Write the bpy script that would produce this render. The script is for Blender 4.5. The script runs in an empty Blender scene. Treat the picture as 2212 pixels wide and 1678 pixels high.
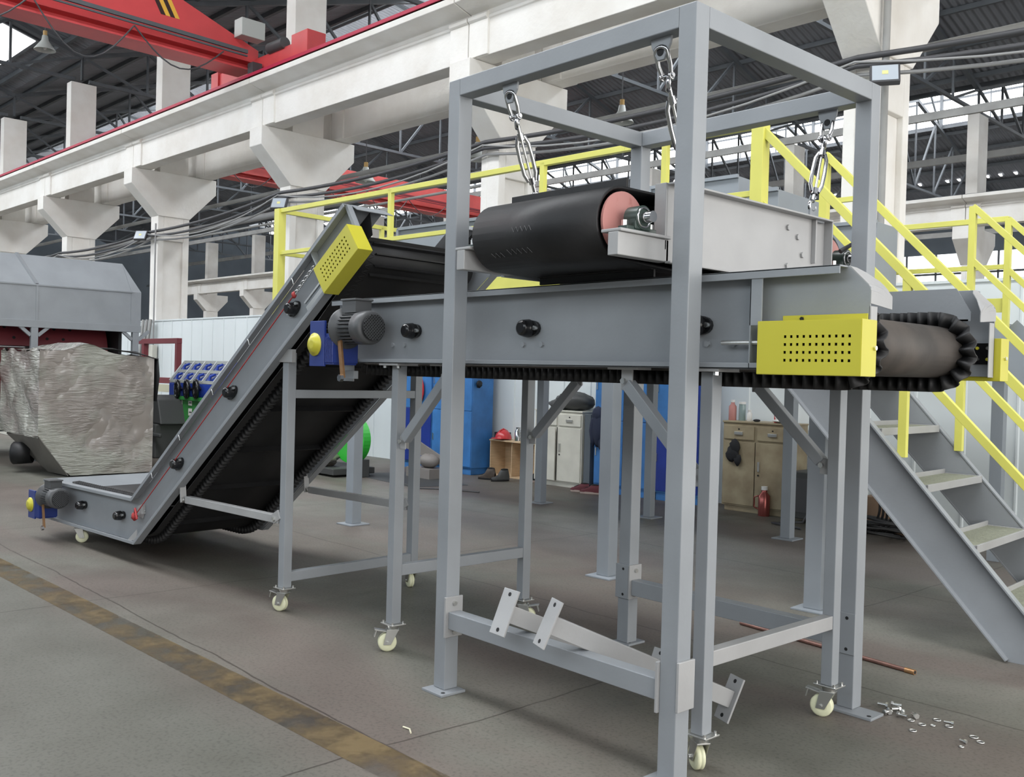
import bpy, math, random
from mathutils import Vector, Matrix
random.seed(7)
S = bpy.context.scene
COL = S.collection
# ------------------------------------------------------------------ camera, world, lights, exposure
FX, CXP, CYP = 2074.78, 1106.0, 839.0
RC = Matrix(((0.674, 0.029, -0.738), (0.738, 0.011, 0.675), (0.027, -1.0, -0.014)))
def _rot():
    v1 = Vector((-790 - CXP, 758 - CYP, FX)).normalized(); v2 = Vector((3375 - CXP, 872 - CYP, FX)).normalized()
    X = -v1; Y = (v2 - v2.dot(X) * X).normalized(); Z = X.cross(Y)
    return Matrix((X, Y, Z))
RC = _rot()                      # rows: world axes in camera coordinates (x right, y down, z forward)
CAM = Vector((0, 0, 1.5))
cd = bpy.data.cameras.new('camera'); cam = bpy.data.objects.new('camera', cd); COL.objects.link(cam)
cd.sensor_width = 36; cd.lens = FX * 36 / 2212; cd.clip_start = 0.05; cd.clip_end = 400
cr = RC @ Matrix(((1, 0, 0), (0, -1, 0), (0, 0, -1)))
cam.matrix_world = Matrix.Translation(CAM) @ cr.to_4x4()
S.camera = cam
S.view_settings.view_transform = 'Standard'; S.view_settings.look = 'None'
S.view_settings.gamma = 1; S.view_settings.use_curve_mapping = False
S.view_settings.exposure = 0.0
w = bpy.data.worlds.new('sky'); S.world = w; w.use_nodes = True
bg = w.node_tree.nodes['Background']; bg.inputs[0].default_value = (0.88, 0.94, 1.0, 1); bg.inputs[1].default_value = 0.6
TH = math.radians(2.0)
BF = Matrix.Translation((-5.34, 10.37, 0)) @ Matrix.Rotation(TH, 4, 'Z')          # hall frame: u along the column row, v across the bays
PF = Matrix.Translation((-4.825, 5.379, 0)) @ Matrix.Rotation(math.radians(4.2), 4, 'Z')   # platform frame
IC = Matrix.Translation((-4.8, 3.0, 0)) @ Matrix.Rotation(math.radians(4.0), 4, 'Z')       # inclined conveyor frame
ID = Matrix.Identity(4)
def area(name, loc, size, sizey, energy, color, rot=(0, 0, 0), F=BF):
    l = bpy.data.lights.new(name, 'AREA'); l.shape = 'RECTANGLE'; l.size = size; l.size_y = sizey; l.energy = energy; l.color = color
    o = bpy.data.objects.new(name, l); COL.objects.link(o)
    o.matrix_world = F @ Matrix.Translation(loc) @ Matrix.Rotation(rot[2], 4, 'Z') @ Matrix.Rotation(rot[1], 4, 'Y') @ Matrix.Rotation(rot[0], 4, 'X')
    return o
# daylight entering by the roof monitors (one strip per bay) and by the open end of the hall
area('daylight_front_windows', (-20, -19.2, 7.2), 64, 4.5, 3000, (0.86, 0.94, 1), (math.radians(80), 0, 0))
area('daylight_near_bay', (-24, -9.7, 14.6), 70, 4.0, 9500, (0.95, 0.975, 1))
area('daylight_middle_bay', (-24, 9.7, 14.6), 70, 4.0, 9000, (0.92, 0.96, 1))
area('daylight_far_bay', (-24, 29.1, 14.6), 70, 4.0, 7000, (0.95, 0.97, 1))
area('daylight_hall_door', (12.5, -6, 3.6), 6.5, 24, 1800, (1, 0.97, 0.93), (0, math.pi / 2, 0))
# ------------------------------------------------------------------ helpers
def at(px, py, F=ID, **k):
    """point of frame F on a coordinate plane seen at pixel px, py"""
    r = RC @ Vector((px - CXP, py - CYP, FX)); Fi = F.inverted()
    c = Fi @ CAM; r = Fi.to_3x3() @ r
    (a, v), = k.items(); i = 'xyz'.index(a)
    return c + r * ((v - c[i]) / r[i])
MAT = {}
def mat(name, col, rough=0.5, metal=0.0, var=0.0, scale=5.0, bump=0.0, bscale=40.0, col2=None, lo=0.45, hi=0.6, emit=0, spec=0.5, coat=0, alpha=1.0, trans=0.0, stretch=None, detail=4):
    m = bpy.data.materials.new(name); m.use_nodes = True; MAT[name] = m
    nt = m.node_tree; N = nt.nodes; L = nt.links; b = N['Principled BSDF']
    c = (*col, 1) if len(col) == 3 else col
    b.inputs['Base Color'].default_value = c; b.inputs['Roughness'].default_value = rough; b.inputs['Metallic'].default_value = metal
    b.inputs['Specular IOR Level'].default_value = spec; b.inputs['Coat Weight'].default_value = coat; b.inputs['Alpha'].default_value = alpha
    b.inputs['Transmission Weight'].default_value = trans
    if emit: b.inputs['Emission Color'].default_value = c; b.inputs['Emission Strength'].default_value = emit
    tc = N.new('ShaderNodeTexCoord'); mp = N.new('ShaderNodeMapping'); L.new(tc.outputs['Object'], mp.inputs[0])
    if stretch: mp.inputs['Scale'].default_value = stretch
    if var or col2:
        n = N.new('ShaderNodeTexNoise'); n.inputs['Scale'].default_value = scale; n.inputs['Detail'].default_value = detail
        L.new(mp.outputs[0], n.inputs['Vector'])
        r = N.new('ShaderNodeValToRGB'); L.new(n.outputs[0], r.inputs[0])
        d = col2 or tuple(x * (1 - var) for x in col)
        u = col if col2 else tuple(min(1, x * (1 + var * 0.5)) for x in col)
        r.color_ramp.elements[0].position = lo if col2 else 0.3; r.color_ramp.elements[0].color = (*d, 1)
        r.color_ramp.elements[1].position = hi if col2 else 0.7; r.color_ramp.elements[1].color = (*u, 1)
        L.new(r.outputs[0], b.inputs['Base Color'])
    if bump:
        n2 = N.new('ShaderNodeTexNoise'); n2.inputs['Scale'].default_value = bscale; n2.inputs['Detail'].default_value = 6; L.new(mp.outputs[0], n2.inputs['Vector'])
        bp = N.new('ShaderNodeBump'); bp.inputs['Strength'].default_value = bump; bp.inputs['Distance'].default_value = 0.02
        L.new(n2.outputs[0], bp.inputs['Height']); L.new(bp.outputs[0], b.inputs['Normal'])
    return m
def wave_bump(m, axis_scale, strength=0.6, direction='X', dist=0.02):
    """corrugation as a bump running along one axis"""
    nt = m.node_tree; N = nt.nodes; L = nt.links; b = N['Principled BSDF']
    tc = N.new('ShaderNodeTexCoord'); wv = N.new('ShaderNodeTexWave'); wv.bands_direction = direction; wv.inputs['Scale'].default_value = axis_scale
    L.new(tc.outputs['Object'], wv.inputs['Vector']); bp = N.new('ShaderNodeBump'); bp.inputs['Strength'].default_value = strength; bp.inputs['Distance'].default_value = dist
    L.new(wv.outputs[0], bp.inputs['Height']); L.new(bp.outputs[0], b.inputs['Normal'])
ROOT = {}
class MB:
    def __init__(s, F=ID): s.v = []; s.f = []; s.sm = []; s.F = F; s.cut = []; s.depth = 0
    def add(s, vs, fs, smooth=False):
        o = len(s.v); s.v += [s.F @ Vector(p) for p in vs]
        for f in fs: s.f.append(tuple(o + i for i in f)); s.sm.append(smooth)
        return s
    def box(s, x0, x1, y0, y1, z0, z1):
        x0, x1 = min(x0, x1), max(x0, x1); y0, y1 = min(y0, y1), max(y0, y1); z0, z1 = min(z0, z1), max(z0, z1)
        return s.add([(x0,y0,z0),(x1,y0,z0),(x1,y1,z0),(x0,y1,z0),(x0,y0,z1),(x1,y0,z1),(x1,y1,z1),(x0,y1,z1)],
                     [(0,3,2,1),(4,5,6,7),(0,1,5,4),(1,2,6,5),(2,3,7,6),(3,0,4,7)])
    def prism(s, pts, ext, smooth=False):
        """closed outline pts (3-D, planar) pushed along ext"""
        n = len(pts); e = Vector(ext); P = [Vector(p) for p in pts]; a = Vector((0, 0, 0))
        for i in range(n): a += (P[i] - P[0]).cross(P[(i + 1) % n] - P[0])
        if a.dot(e) < 0: P.reverse()
        fs = [tuple(range(n - 1, -1, -1)), tuple(range(n, 2 * n))] + [(i, (i + 1) % n, n + (i + 1) % n, n + i) for i in range(n)]
        return s.add([*P, *[p + e for p in P]], fs)
    def bar(s, p, q, w_, h=None, up=(0, 0, 1)):
        p = Vector(p); q = Vector(q); d = (q - p).normalized(); h = h or w_; up = Vector(up)
        if abs(d.dot(up)) > 0.98: up = Vector((0, 1, 0))
        a = d.cross(up).normalized(); b = a.cross(d).normalized(); a *= w_ / 2; b *= h / 2
        vs = [p - a - b, p + a - b, p + a + b, p - a + b, q - a - b, q + a - b, q + a + b, q - a + b]
        return s.add(vs, [(0,1,2,3),(7,6,5,4),(4,5,1,0),(5,6,2,1),(6,7,3,2),(7,4,0,3)])
    def cyl(s, p, q, r, n=16, r2=None, cap=True, smooth=True):
        return s.lathe(p, q, [(0, r), ((Vector(q) - Vector(p)).length, r if r2 is None else r2)], n, cap, smooth)
    def lathe(s, p, q, prof, n=20, cap=True, smooth=True):
        """prof: (distance from p towards q, radius)"""
        p = Vector(p); q = Vector(q); d = q - p; dn = d.normalized()
        a = dn.orthogonal().normalized(); b = dn.cross(a); vs = []; fs = []
        for t, r in prof:
            for i in range(n):
                c = math.tau * i / n; vs.append(p + dn * t + (a * math.cos(c) + b * math.sin(c)) * r)
        for j in range(len(prof) - 1):
            for i in range(n): k = (i + 1) % n; fs.append((j*n+i, j*n+k, (j+1)*n+k, (j+1)*n+i))
        s.add(vs, fs, smooth)
        if cap:
            m = len(prof) - 1
            s.add(vs[:n], [tuple(range(n - 1, -1, -1))]); s.add(vs[m*n:], [tuple(range(n))])
        return s
    def tube(s, pts, r, n=8, closed=False):
        P = [Vector(p) for p in pts]; m = len(P); vs = []; fs = []; pa = None
        for i in range(m):
            if closed: t = P[(i + 1) % m] - P[i - 1]
            else: t = P[min(i + 1, m - 1)] - P[max(i - 1, 0)]
            t.normalize()
            if pa is None: a = t.orthogonal().normalized()
            else:
                a = pa - t * pa.dot(t)
                a = a.normalized() if a.length > 1e-6 else t.orthogonal().normalized()
            pa = a; b = t.cross(a)
            for k in range(n): c = math.tau * k / n; vs.append(P[i] + (a * math.cos(c) + b * math.sin(c)) * r)
        for i in range(m if closed else m - 1):
            j = (i + 1) % m
            for k in range(n): l = (k + 1) % n; fs.append((i*n+k, i*n+l, j*n+l, j*n+k))
        s.add(vs, fs, True)
        if not closed: s.add(vs[:n], [tuple(range(n - 1, -1, -1))]); s.add(vs[-n:], [tuple(range(n))])
        return s
    def torus(s, c, axis, R, r, n=20, k=8, a0=0, a1=math.tau):
        c = Vector(c); ax = Vector(axis).normalized(); a = ax.orthogonal().normalized(); b = ax.cross(a)
        full = abs(a1 - a0 - math.tau) < 1e-6
        pts = [c + (a * math.cos(a0 + (a1 - a0) * i / n) + b * math.sin(a0 + (a1 - a0) * i / n)) * R for i in range(n if full else n + 1)]
        return s.tube(pts, r, k, full)
    def strip(s, A, B, closed=False, smooth=True):
        n = len(A); fs = [(i, (i + 1) % n, n + (i + 1) % n, n + i) for i in range(n if closed else n - 1)]
        return s.add(list(A) + list(B), fs, smooth)
    def ball(s, c, rx, ry, rz, n=12, m=8, jit=0.0):
        vs = []; fs = []
        for j in range(m + 1):
            t = math.pi * j / m
            for i in range(n):
                p = math.tau * i / n; q = 1 + random.uniform(-jit, jit)
                vs.append((c[0] + rx*q*math.sin(t)*math.cos(p), c[1] + ry*q*math.sin(t)*math.sin(p), c[2] + rz*q*math.cos(t)))
        for j in range(m):
            for i in range(n): k = (i + 1) % n; fs.append((j*n+i, (j+1)*n+i, (j+1)*n+k, j*n+k))
        return s.add(vs, fs, True)
    def build(s, name, m, parent=None, bev=0, solid=0, each=False):
        if each:                       # every solid a part of its own
            cuts = s.cut + [(len(s.v), len(s.f))]; out = None
            for (v0, f0), (v1, f1) in zip(cuts, cuts[1:]):
                k = MB(); k.v = s.v[v0:v1]; k.f = [tuple(i - v0 for i in f) for f in s.f[f0:f1]]; k.sm = s.sm[f0:f1]
                out = k.build(name, m, parent, bev, solid)
            return out
        R = ROOT.get(parent.name, ID) if parent else ID
        Ri = R.inverted()
        me = bpy.data.meshes.new(name); me.from_pydata([tuple(Ri @ p) for p in s.v], [], s.f)
        me.polygons.foreach_set('use_smooth', s.sm); me.materials.append(MAT[m] if isinstance(m, str) else m); me.update()
        o = bpy.data.objects.new(name, me); COL.objects.link(o)
        if parent: o.parent = parent
        ROOT[o.name] = R
        if solid:
            k = o.modifiers.new('thickness', 'SOLIDIFY'); k.thickness = solid; k.offset = 0
        if bev:
            k = o.modifiers.new('bevel', 'BEVEL'); k.width = bev; k.segments = 2; k.limit_method = 'ANGLE'; k.harden_normals = False
        return o
def _piece(fn):
    def g(s, *a, **k):
        if s.depth == 0: s.cut.append((len(s.v), len(s.f)))
        s.depth += 1
        try: return fn(s, *a, **k)
        finally: s.depth -= 1
    return g
for _n in ('box', 'prism', 'bar', 'cyl', 'lathe', 'tube', 'torus', 'strip', 'ball'): setattr(MB, _n, _piece(getattr(MB, _n)))
def tag(o, label, cat, group=None, kind=None):
    if label: o['label'] = label
    if cat: o['category'] = cat
    if group: o['group'] = group
    if kind: o['kind'] = kind
    return o
def thing(name, label, cat, loc=(0, 0, 0), F=ID, group=None, kind=None):
    o = bpy.data.objects.new(name, None); COL.objects.link(o); o.empty_display_size = 0.1
    M = F @ Matrix.Translation(loc); o.matrix_world = M; ROOT[o.name] = M
    o.matrix_basis = M
    return tag(o, label, cat, group, kind)
def struct(o): o['kind'] = 'structure'; return o
# ------------------------------------------------------------------ materials
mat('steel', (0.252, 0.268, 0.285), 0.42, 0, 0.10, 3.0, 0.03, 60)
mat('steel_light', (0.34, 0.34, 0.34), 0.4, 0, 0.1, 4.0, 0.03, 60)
mat('steel_platform', (0.25, 0.275, 0.30), 0.5, 0, 0.10, 2.0)
mat('yellow_guard', (0.50, 0.46, 0.04), 0.38, 0, 0.06, 3.0)
mat('yellow_rail', (0.64, 0.62, 0.13), 0.42, 0, 0.08, 3.0)
mat('rubber', (0.011, 0.011, 0.012), 0.5, 0, 0.3, 6.0, 0.05, 30, spec=0.35)
mat('rubber_matt', (0.010, 0.010, 0.011), 0.6, 0, 0.3, 6.0)
mat('rubber_dust_lit', (0.075, 0.062, 0.052), 0.62, 0, 0, 5.0, 0.05, 30, col2=(0.035, 0.03, 0.026), lo=0.35, hi=0.7)  # brown of dust, with reflected light put into the same colour
mat('plastic_black', (0.008, 0.008, 0.009), 0.22)
mat('motor_grey', (0.07, 0.072, 0.075), 0.45, 0, 0.1, 8)
mat('gear_blue', (0.015, 0.035, 0.19), 0.35)
mat('zinc', (0.72, 0.72, 0.70), 0.28, 1.0)
mat('chrome', (0.52, 0.52, 0.53), 0.18, 1.0)
mat('caster_zinc', (0.5, 0.5, 0.48), 0.35, 0.9)
mat('nylon', (0.72, 0.72, 0.50), 0.45, 0, 0.12, 20)
mat('primer_red', (0.36, 0.12, 0.105), 0.5, 0, 0, 18.0, col2=(0.45, 0.2, 0.18), lo=0.6, hi=0.75)
mat('cast_green', (0.028, 0.045, 0.038), 0.35)
mat('dark', (0.006, 0.006, 0.007), 0.7)
mat('copper', (0.20, 0.105, 0.085), 0.4, 0.5, 0.3, 12)
mat('brass', (0.45, 0.25, 0.12), 0.35, 0.8, 0.2, 12)
mat('white_concrete', (0.80, 0.785, 0.75), 0.75, 0, 0, 1.3, 0.25, 14, col2=(0.70, 0.67, 0.62), lo=0.3, hi=0.62)
mat('crane_red', (0.60, 0.065, 0.07), 0.45, 0, 0.1, 2.0)
mat('crane_red_hazed', (0.55, 0.09, 0.085), 0.5, 0, 0.15, 2.0)  # distance haze put into the paint colour of the farther crane
mat('busbar_red', (0.42, 0.01, 0.05), 0.5)
mat('dark_red', (0.16, 0.022, 0.03), 0.5)
mat('truss', (0.085, 0.095, 0.105), 0.7, 0, 0.2, 2.0)
mat('truss_light', (0.30, 0.30, 0.29), 0.7, 0, 0.2, 2.0)
mat('roof', (0.17, 0.18, 0.20), 0.8, 0, 0.2, 0.6); wave_bump(MAT['roof'], 1.6, 1.0, 'X', 0.05)
mat('panel', (0.68, 0.73, 0.74), 0.55, 0, 0.08, 0.7, stretch=(1, 1, 0.15))
mat('sheet_wall', (0.10, 0.12, 0.14), 0.8, 0, 0.2, 0.5)
mat('window_glow', (1, 1, 1), 0.5, emit=3.0)
mat('blue_locker', (0.045, 0.18, 0.46), 0.45, 0, 0.25, 4)
mat('blue_locker_deep', (0.012, 0.035, 0.26), 0.45, 0, 0.2, 4)
mat('cabinet_white', (0.62, 0.61, 0.54), 0.5, 0, 0.1, 5)
mat('cabinet_tan', (0.34, 0.29, 0.19), 0.55, 0, 0, 4.0, col2=(0.24, 0.19, 0.12), lo=0.35, hi=0.6)
mat('plywood', (0.55, 0.40, 0.25), 0.6, 0, 0.15, 6, stretch=(1, 1, 8))
mat('helmet_red', (0.5, 0.04, 0.045), 0.25)
mat('cloth_black', (0.012, 0.013, 0.016), 0.85)
mat('cloth_navy', (0.015, 0.022, 0.05), 0.85)
mat('cloth_grey', (0.05, 0.052, 0.052), 0.6)
mat('cloth_red', (0.5, 0.02, 0.03), 0.8)
mat('leather', (0.05, 0.035, 0.025), 0.6, 0, 0.3, 20)
mat('sole', (0.45, 0.36, 0.32), 0.7)
mat('shoe_red', (0.12, 0.02, 0.03), 0.7)
mat('thermos', (0.30, 0.08, 0.07), 0.25, 0.6)
mat('white_plastic', (0.7, 0.7, 0.68), 0.4)
mat('bottle_glass', (0.25, 0.33, 0.33), 0.15)
mat('bin_green', (0.035, 0.25, 0.05), 0.4)
mat('vivid_green', (0.03, 0.42, 0.04), 0.4)
mat('machine_blue', (0.02, 0.055, 0.36), 0.4)
mat('cream', (0.6, 0.57, 0.42), 0.5)
mat('paper', (0.7, 0.72, 0.66), 0.7)
mat('cable', (0.06, 0.06, 0.065), 0.5)
mat('cable_grey', (0.30, 0.30, 0.30), 0.5)
mat('lamp_shade', (0.42, 0.44, 0.42), 0.5)
mat('lamp_neck', (0.4, 0.25, 0.08), 0.5)
mat('flood_glass', (0.45, 0.5, 0.55), 0.15)
mat('led', (0.75, 0.72, 0.3), 0.4)
mat('cardboard', (0.26, 0.17, 0.11), 0.8, 0, 0.2, 6)
mat('scrap', (0.22, 0.2, 0.19), 0.6)
mat('chain', (0.5, 0.5, 0.5), 0.3, 1.0)
mat('rope_red', (0.35, 0.03, 0.03), 0.6)
mat('chalk', (0.16, 0.16, 0.16), 0.9)
mat('hazard_black', (0.03, 0.01, 0.01), 0.5)
mat('hazard_yellow', (0.75, 0.42, 0.05), 0.5)
def wrap_material():
    m = mat('wrap', (0.33, 0.33, 0.285), 0.3, 0, 0, 1.6, col2=(0.255, 0.225, 0.20), lo=0.42, hi=0.56)
    nt = m.node_tree; N = nt.nodes; L = nt.links; b = N['Principled BSDF']; b.inputs['Coat Weight'].default_value = 1.0; b.inputs['Coat Roughness'].default_value = 0.09
    tc = N.new('ShaderNodeTexCoord'); prev = None
    for rot, sc, d in ((0.25, (1.2, 1.4, 9), 2.0), (-0.7, (1.5, 1.2, 13), 1.6), (1.1, (1.0, 2.0, 10), 2.6)):
        mp = N.new('ShaderNodeMapping'); mp.inputs['Scale'].default_value = sc; mp.inputs['Rotation'].default_value = (rot, 0, 0); L.new(tc.outputs['Object'], mp.inputs[0])
        n = N.new('ShaderNodeTexNoise'); n.inputs['Scale'].default_value = 1.6; n.inputs['Detail'].default_value = 7; n.inputs['Distortion'].default_value = d; L.new(mp.outputs[0], n.inputs['Vector'])
        pk = N.new('ShaderNodeTexNoise'); pk.inputs['Scale'].default_value = 1.3 + abs(rot); pk.inputs['Detail'].default_value = 2; L.new(tc.outputs['Object'], pk.inputs['Vector'])
        mr = N.new('ShaderNodeMapRange'); mr.inputs[1].default_value = 0.45; mr.inputs[2].default_value = 0.58; L.new(pk.outputs[0], mr.inputs[0])
        mu = N.new('ShaderNodeMath'); mu.operation = 'MULTIPLY'; L.new(n.outputs[0], mu.inputs[0]); L.new(mr.outputs[0], mu.inputs[1])
        if prev is None: prev = mu.outputs[0]
        else:
            ad = N.new('ShaderNodeMath'); ad.operation = 'ADD'; L.new(prev, ad.inputs[0]); L.new(mu.outputs[0], ad.inputs[1]); prev = ad.outputs[0]
    bp = N.new('ShaderNodeBump'); bp.inputs['Strength'].default_value = 1.0; bp.inputs['Distance'].default_value = 0.10
    L.new(prev, bp.inputs['Height']); L.new(bp.outputs[0], b.inputs['Coat Normal'])
    bp2 = N.new('ShaderNodeBump'); bp2.inputs['Strength'].default_value = 0.5; bp2.inputs['Distance'].default_value = 0.06; L.new(prev, bp2.inputs['Height']); L.new(bp2.outputs[0], b.inputs['Normal'])
wrap_material()
def floor_material():
    m = bpy.data.materials.new('floor'); m.use_nodes = True; MAT['floor'] = m; nt = m.node_tree; N = nt.nodes; L = nt.links; b = N['Principled BSDF']
    tc = N.new('ShaderNodeTexCoord')
    def noise(sc, det=5, dis=0.0, st=None):
        n = N.new('ShaderNodeTexNoise'); n.inputs['Scale'].default_value = sc; n.inputs['Detail'].default_value = det; n.inputs['Distortion'].default_value = dis
        if st:
            mp = N.new('ShaderNodeMapping'); mp.inputs['Scale'].default_value = st; L.new(tc.outputs['Object'], mp.inputs[0]); L.new(mp.outputs[0], n.inputs['Vector'])
        else: L.new(tc.outputs['Object'], n.inputs['Vector'])
        return n
    def ramp(src, a, ca, c, cb):
        r = N.new('ShaderNodeValToRGB'); L.new(src, r.inputs[0]); e = r.color_ramp.elements
        e[0].position = a; e[0].color = (*ca, 1); e[1].position = c; e[1].color = (*cb, 1); return r
    def mix(f, a, bb, mode='MIX'):
        x = N.new('ShaderNodeMixRGB'); x.blend_type = mode
        if isinstance(f, float): x.inputs[0].default_value = f
        else: L.new(f, x.inputs[0])
        L.new(a, x.inputs[1]); L.new(bb, x.inputs[2]); return x.outputs[0]
    base = ramp(noise(0.9, 6, 0.4).outputs[0], 0.35, (0.100, 0.081, 0.069), 0.66, (0.150, 0.126, 0.108))
    grn = ramp(noise(0.55, 5, 0.8, (0.6, 1.6, 1)).outputs[0], 0.42, (0, 0, 0), 0.62, (1, 1, 1))
    gcol = ramp(noise(3.0, 5).outputs[0], 0.3, (0.110, 0.108, 0.088), 0.7, (0.155, 0.152, 0.128))
    c1 = mix(grn.outputs[0], base.outputs[0], gcol.outputs[0])
    # painted aisle on the camera side of the yellow line: greener and a little lighter
    sx = N.new('ShaderNodeSeparateXYZ'); L.new(tc.outputs['Object'], sx.inputs[0])
    nz = noise(1.5, 5); md = N.new('ShaderNodeMath'); md.operation = 'MULTIPLY_ADD'; md.inputs[1].default_value = 0.5; L.new(nz.outputs[0], md.inputs[0]); L.new(sx.outputs[1], md.inputs[2])
    mr = N.new('ShaderNodeMapRange'); mr.inputs[1].default_value = 2.45; mr.inputs[2].default_value = 2.0; L.new(md.outputs[0], mr.inputs[0])
    acol = ramp(noise(2.2, 6).outputs[0], 0.3, (0.090, 0.088, 0.072), 0.7, (0.118, 0.117, 0.099))
    c2 = mix(mr.outputs[0], c1, acol.outputs[0])
    spk = ramp(noise(60, 2).outputs[0], 0.32, (0.72, 0.72, 0.72), 0.5, (1, 1, 1))
    c3 = mix(1.0, c2, spk.outputs[0], 'MULTIPLY')
    br = N.new('ShaderNodeTexBrick'); br.offset = 0; br.inputs['Scale'].default_value = 1; br.inputs['Mortar Size'].default_value = 0.006; br.inputs['Brick Width'].default_value = 3.1; br.inputs['Row Height'].default_value = 2.28
    br.inputs['Color1'].default_value = br.inputs['Color2'].default_value = (1, 1, 1, 1); br.inputs['Mortar'].default_value = (0.45, 0.42, 0.4, 1)
    wn = noise(2.0, 3); vm = N.new('ShaderNodeVectorMath'); vm.operation = 'MULTIPLY_ADD'; vm.inputs[1].default_value = (0.08, 0.08, 0); L.new(wn.outputs[1], vm.inputs[0]); L.new(tc.outputs['Object'], vm.inputs[2]); L.new(vm.outputs[0], br.inputs['Vector'])
    c4 = mix(1.0, c3, br.outputs[0], 'MULTIPLY')
    L.new(c4, b.inputs['Base Color'])
    rr = N.new('ShaderNodeMapRange'); rr.inputs[3].default_value = 0.42; rr.inputs[4].default_value = 0.72; L.new(noise(1.2, 5).outputs[0], rr.inputs[0]); L.new(rr.outputs[0], b.inputs['Roughness'])
    bp = N.new('ShaderNodeBump'); bp.inputs['Strength'].default_value = 0.15; bp.inputs['Distance'].default_value = 0.01; L.new(noise(18, 8).outputs[0], bp.inputs['Height']); L.new(bp.outputs[0], b.inputs['Normal'])
floor_material()
def worn_paint():
    m = mat('worn_yellow', (0.26, 0.185, 0.09), 0.6); nt = m.node_tree; N = nt.nodes; L = nt.links; b = N['Principled BSDF']
    tc = N.new('ShaderNodeTexCoord'); n = N.new('ShaderNodeTexNoise'); n.inputs['Scale'].default_value = 2.6; n.inputs['Detail'].default_value = 9; n.inputs['Roughness'].default_value = 0.7
    L.new(tc.outputs['Object'], n.inputs['Vector']); r = N.new('ShaderNodeValToRGB'); r.color_ramp.elements[0].position = 0.40; r.color_ramp.elements[1].position = 0.60
    r.color_ramp.elements[0].color = (0.0, 0, 0, 1); r.color_ramp.elements[1].color = (0.55, 0.55, 0.55, 1)
    L.new(n.outputs[0], r.inputs[0]); L.new(r.outputs[0], b.inputs['Alpha'])
worn_paint()
# ================================================================== THE HALL (frame BF: u along the columns, v across the bays)
ORD = ['first', 'second', 'third', 'fourth', 'fifth', 'sixth', 'seventh', 'eighth', 'ninth', 'tenth', 'eleventh', 'twelfth', 'thirteenth']
struct(MB().box(-75, 14, -14, 60, -0.05, 0).build('floor', 'floor'))
# worn yellow line
lm = MB(BF).box(-12, 5.0, -8.40, -8.20, 0.0, 0.0015).build('trim_1', 'worn_yellow'); struct(lm)
# columns with corbels
def column(u, v, label, group, detail=True):
    t = thing('concrete_column', label, 'column', (u, v, 0), BF, group)
    m = MB(BF); hw = 0.2
    m.box(u - hw, u - 0.06, v - 0.4, v + 0.4, 0, 5.3); m.box(u + 0.06, u + hw, v - 0.4, v + 0.4, 5.25, 5.3)
    # recessed web: flanges at both faces, thinner panel between
    m.box(u - 0.06, u + 0.13, v - 0.25, v + 0.25, 0, 4.55); m.box(u - 0.06, u + hw, v - 0.4, v - 0.25, 0, 5.3); m.box(u - 0.06, u + hw, v + 0.25, v + 0.4, 0, 5.3)
    m.box(u - 0.06, u + hw, v - 0.25, v + 0.25, 4.55, 5.3)
    m.build('shaft', 'white_concrete', t, 0.012 if detail else 0)
    c = MB(BF)
    c.prism([(u - hw - 0.03, v + y, z) for y, z in ((-0.4, 5.13), (-1.08, 5.83), (-1.08, 6.196), (1.08, 6.196), (1.08, 5.83), (0.4, 5.13))], (2 * hw + 0.06, 0, 0))
    c.build('corbel', 'white_concrete', t, 0.012 if detail else 0)
    up = MB(BF); up.box(u - 0.17, u + 0.17, v - 0.36, v + 0.36, 6.2, 9.6); up.build('upper_shaft', 'white_concrete', t, 0.012 if detail else 0)
    return t
for i in range(8):
    n = 7 - i
    column(-6 * n, 0, 'white concrete column with two wide corbels in the near row, %s from the door end' % ORD[n] if n else 'white concrete column at the far right of the near row, floodlight and cables fixed to it', 'white concrete columns of the near row')
for n in range(-1, 11):
    if n in (0,) or True:
        column(-6 * n, 19.4, 'smaller looking white concrete column of the far row, %s counted from the right end' % ORD[n + 1], 'white concrete columns of the far row', n < 6)
# crane girders: T section with a bead under the flange, one piece per 6 m
PROF = [(-0.96, 6.2), (-0.96, 6.72), (-0.985, 6.735), (-0.985, 6.775), (-0.96, 6.80), (-0.96, 6.86), (-1.30, 6.96), (-1.30, 7.06), (-0.38, 7.06), (-0.38, 6.96), (-0.62, 6.86), (-0.62, 6.2)]
def girder(u0, u1, v, sgn, label, group):
    t = thing('crane_girder', label, 'crane girder', ((u0 + u1) / 2, v + sgn * -0.8, 6.2), BF, group)
    m = MB(BF); m.prism([(u0 + 0.01, v + sgn * -(-y) if sgn > 0 else v - y, z) for y, z in PROF], (u1 - u0 - 0.02, 0, 0))
    m.build('beam', 'white_concrete', t, 0.01)
    for a, b in ((u0 + 0.01, u0 + 0.42), (u1 - 0.42, u1 - 0.01)):
        e = MB(BF)
        y0, y1 = sgn * -1.0, sgn * -0.58
        e.box(a, b, v + y0, v + y1, 6.206, 6.84)
        e.prism([(a, v + sgn * -0.999, 6.72), (a, v + sgn * -1.04, 6.75), (a, v + sgn * -1.04, 6.80), (a, v + sgn * -1.0, 6.83)], (b - a, 0, 0))
        e.build('end_block', 'white_concrete', t, 0.01)
    return t
for k in range(-1, 10):
    u1 = -6 * k + 0.1; u0 = u1 - 6
    o = ORD[k + 1]
    girder(u0, u1, 0, 1, 'long white concrete crane beam facing the camera side, %s span from the door end' % o, 'white crane beams on the near side of the near row')
    girder(u0, u1, 0, -1, 'white concrete crane beam on the rear corbels, %s span from the door end' % o, 'white crane beams on the rear side of the near row')
    girder(u0, u1, 19.4, 1, 'distant white concrete crane beam on the far row, %s span from the door end' % o, 'white crane beams of the far row')
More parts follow.
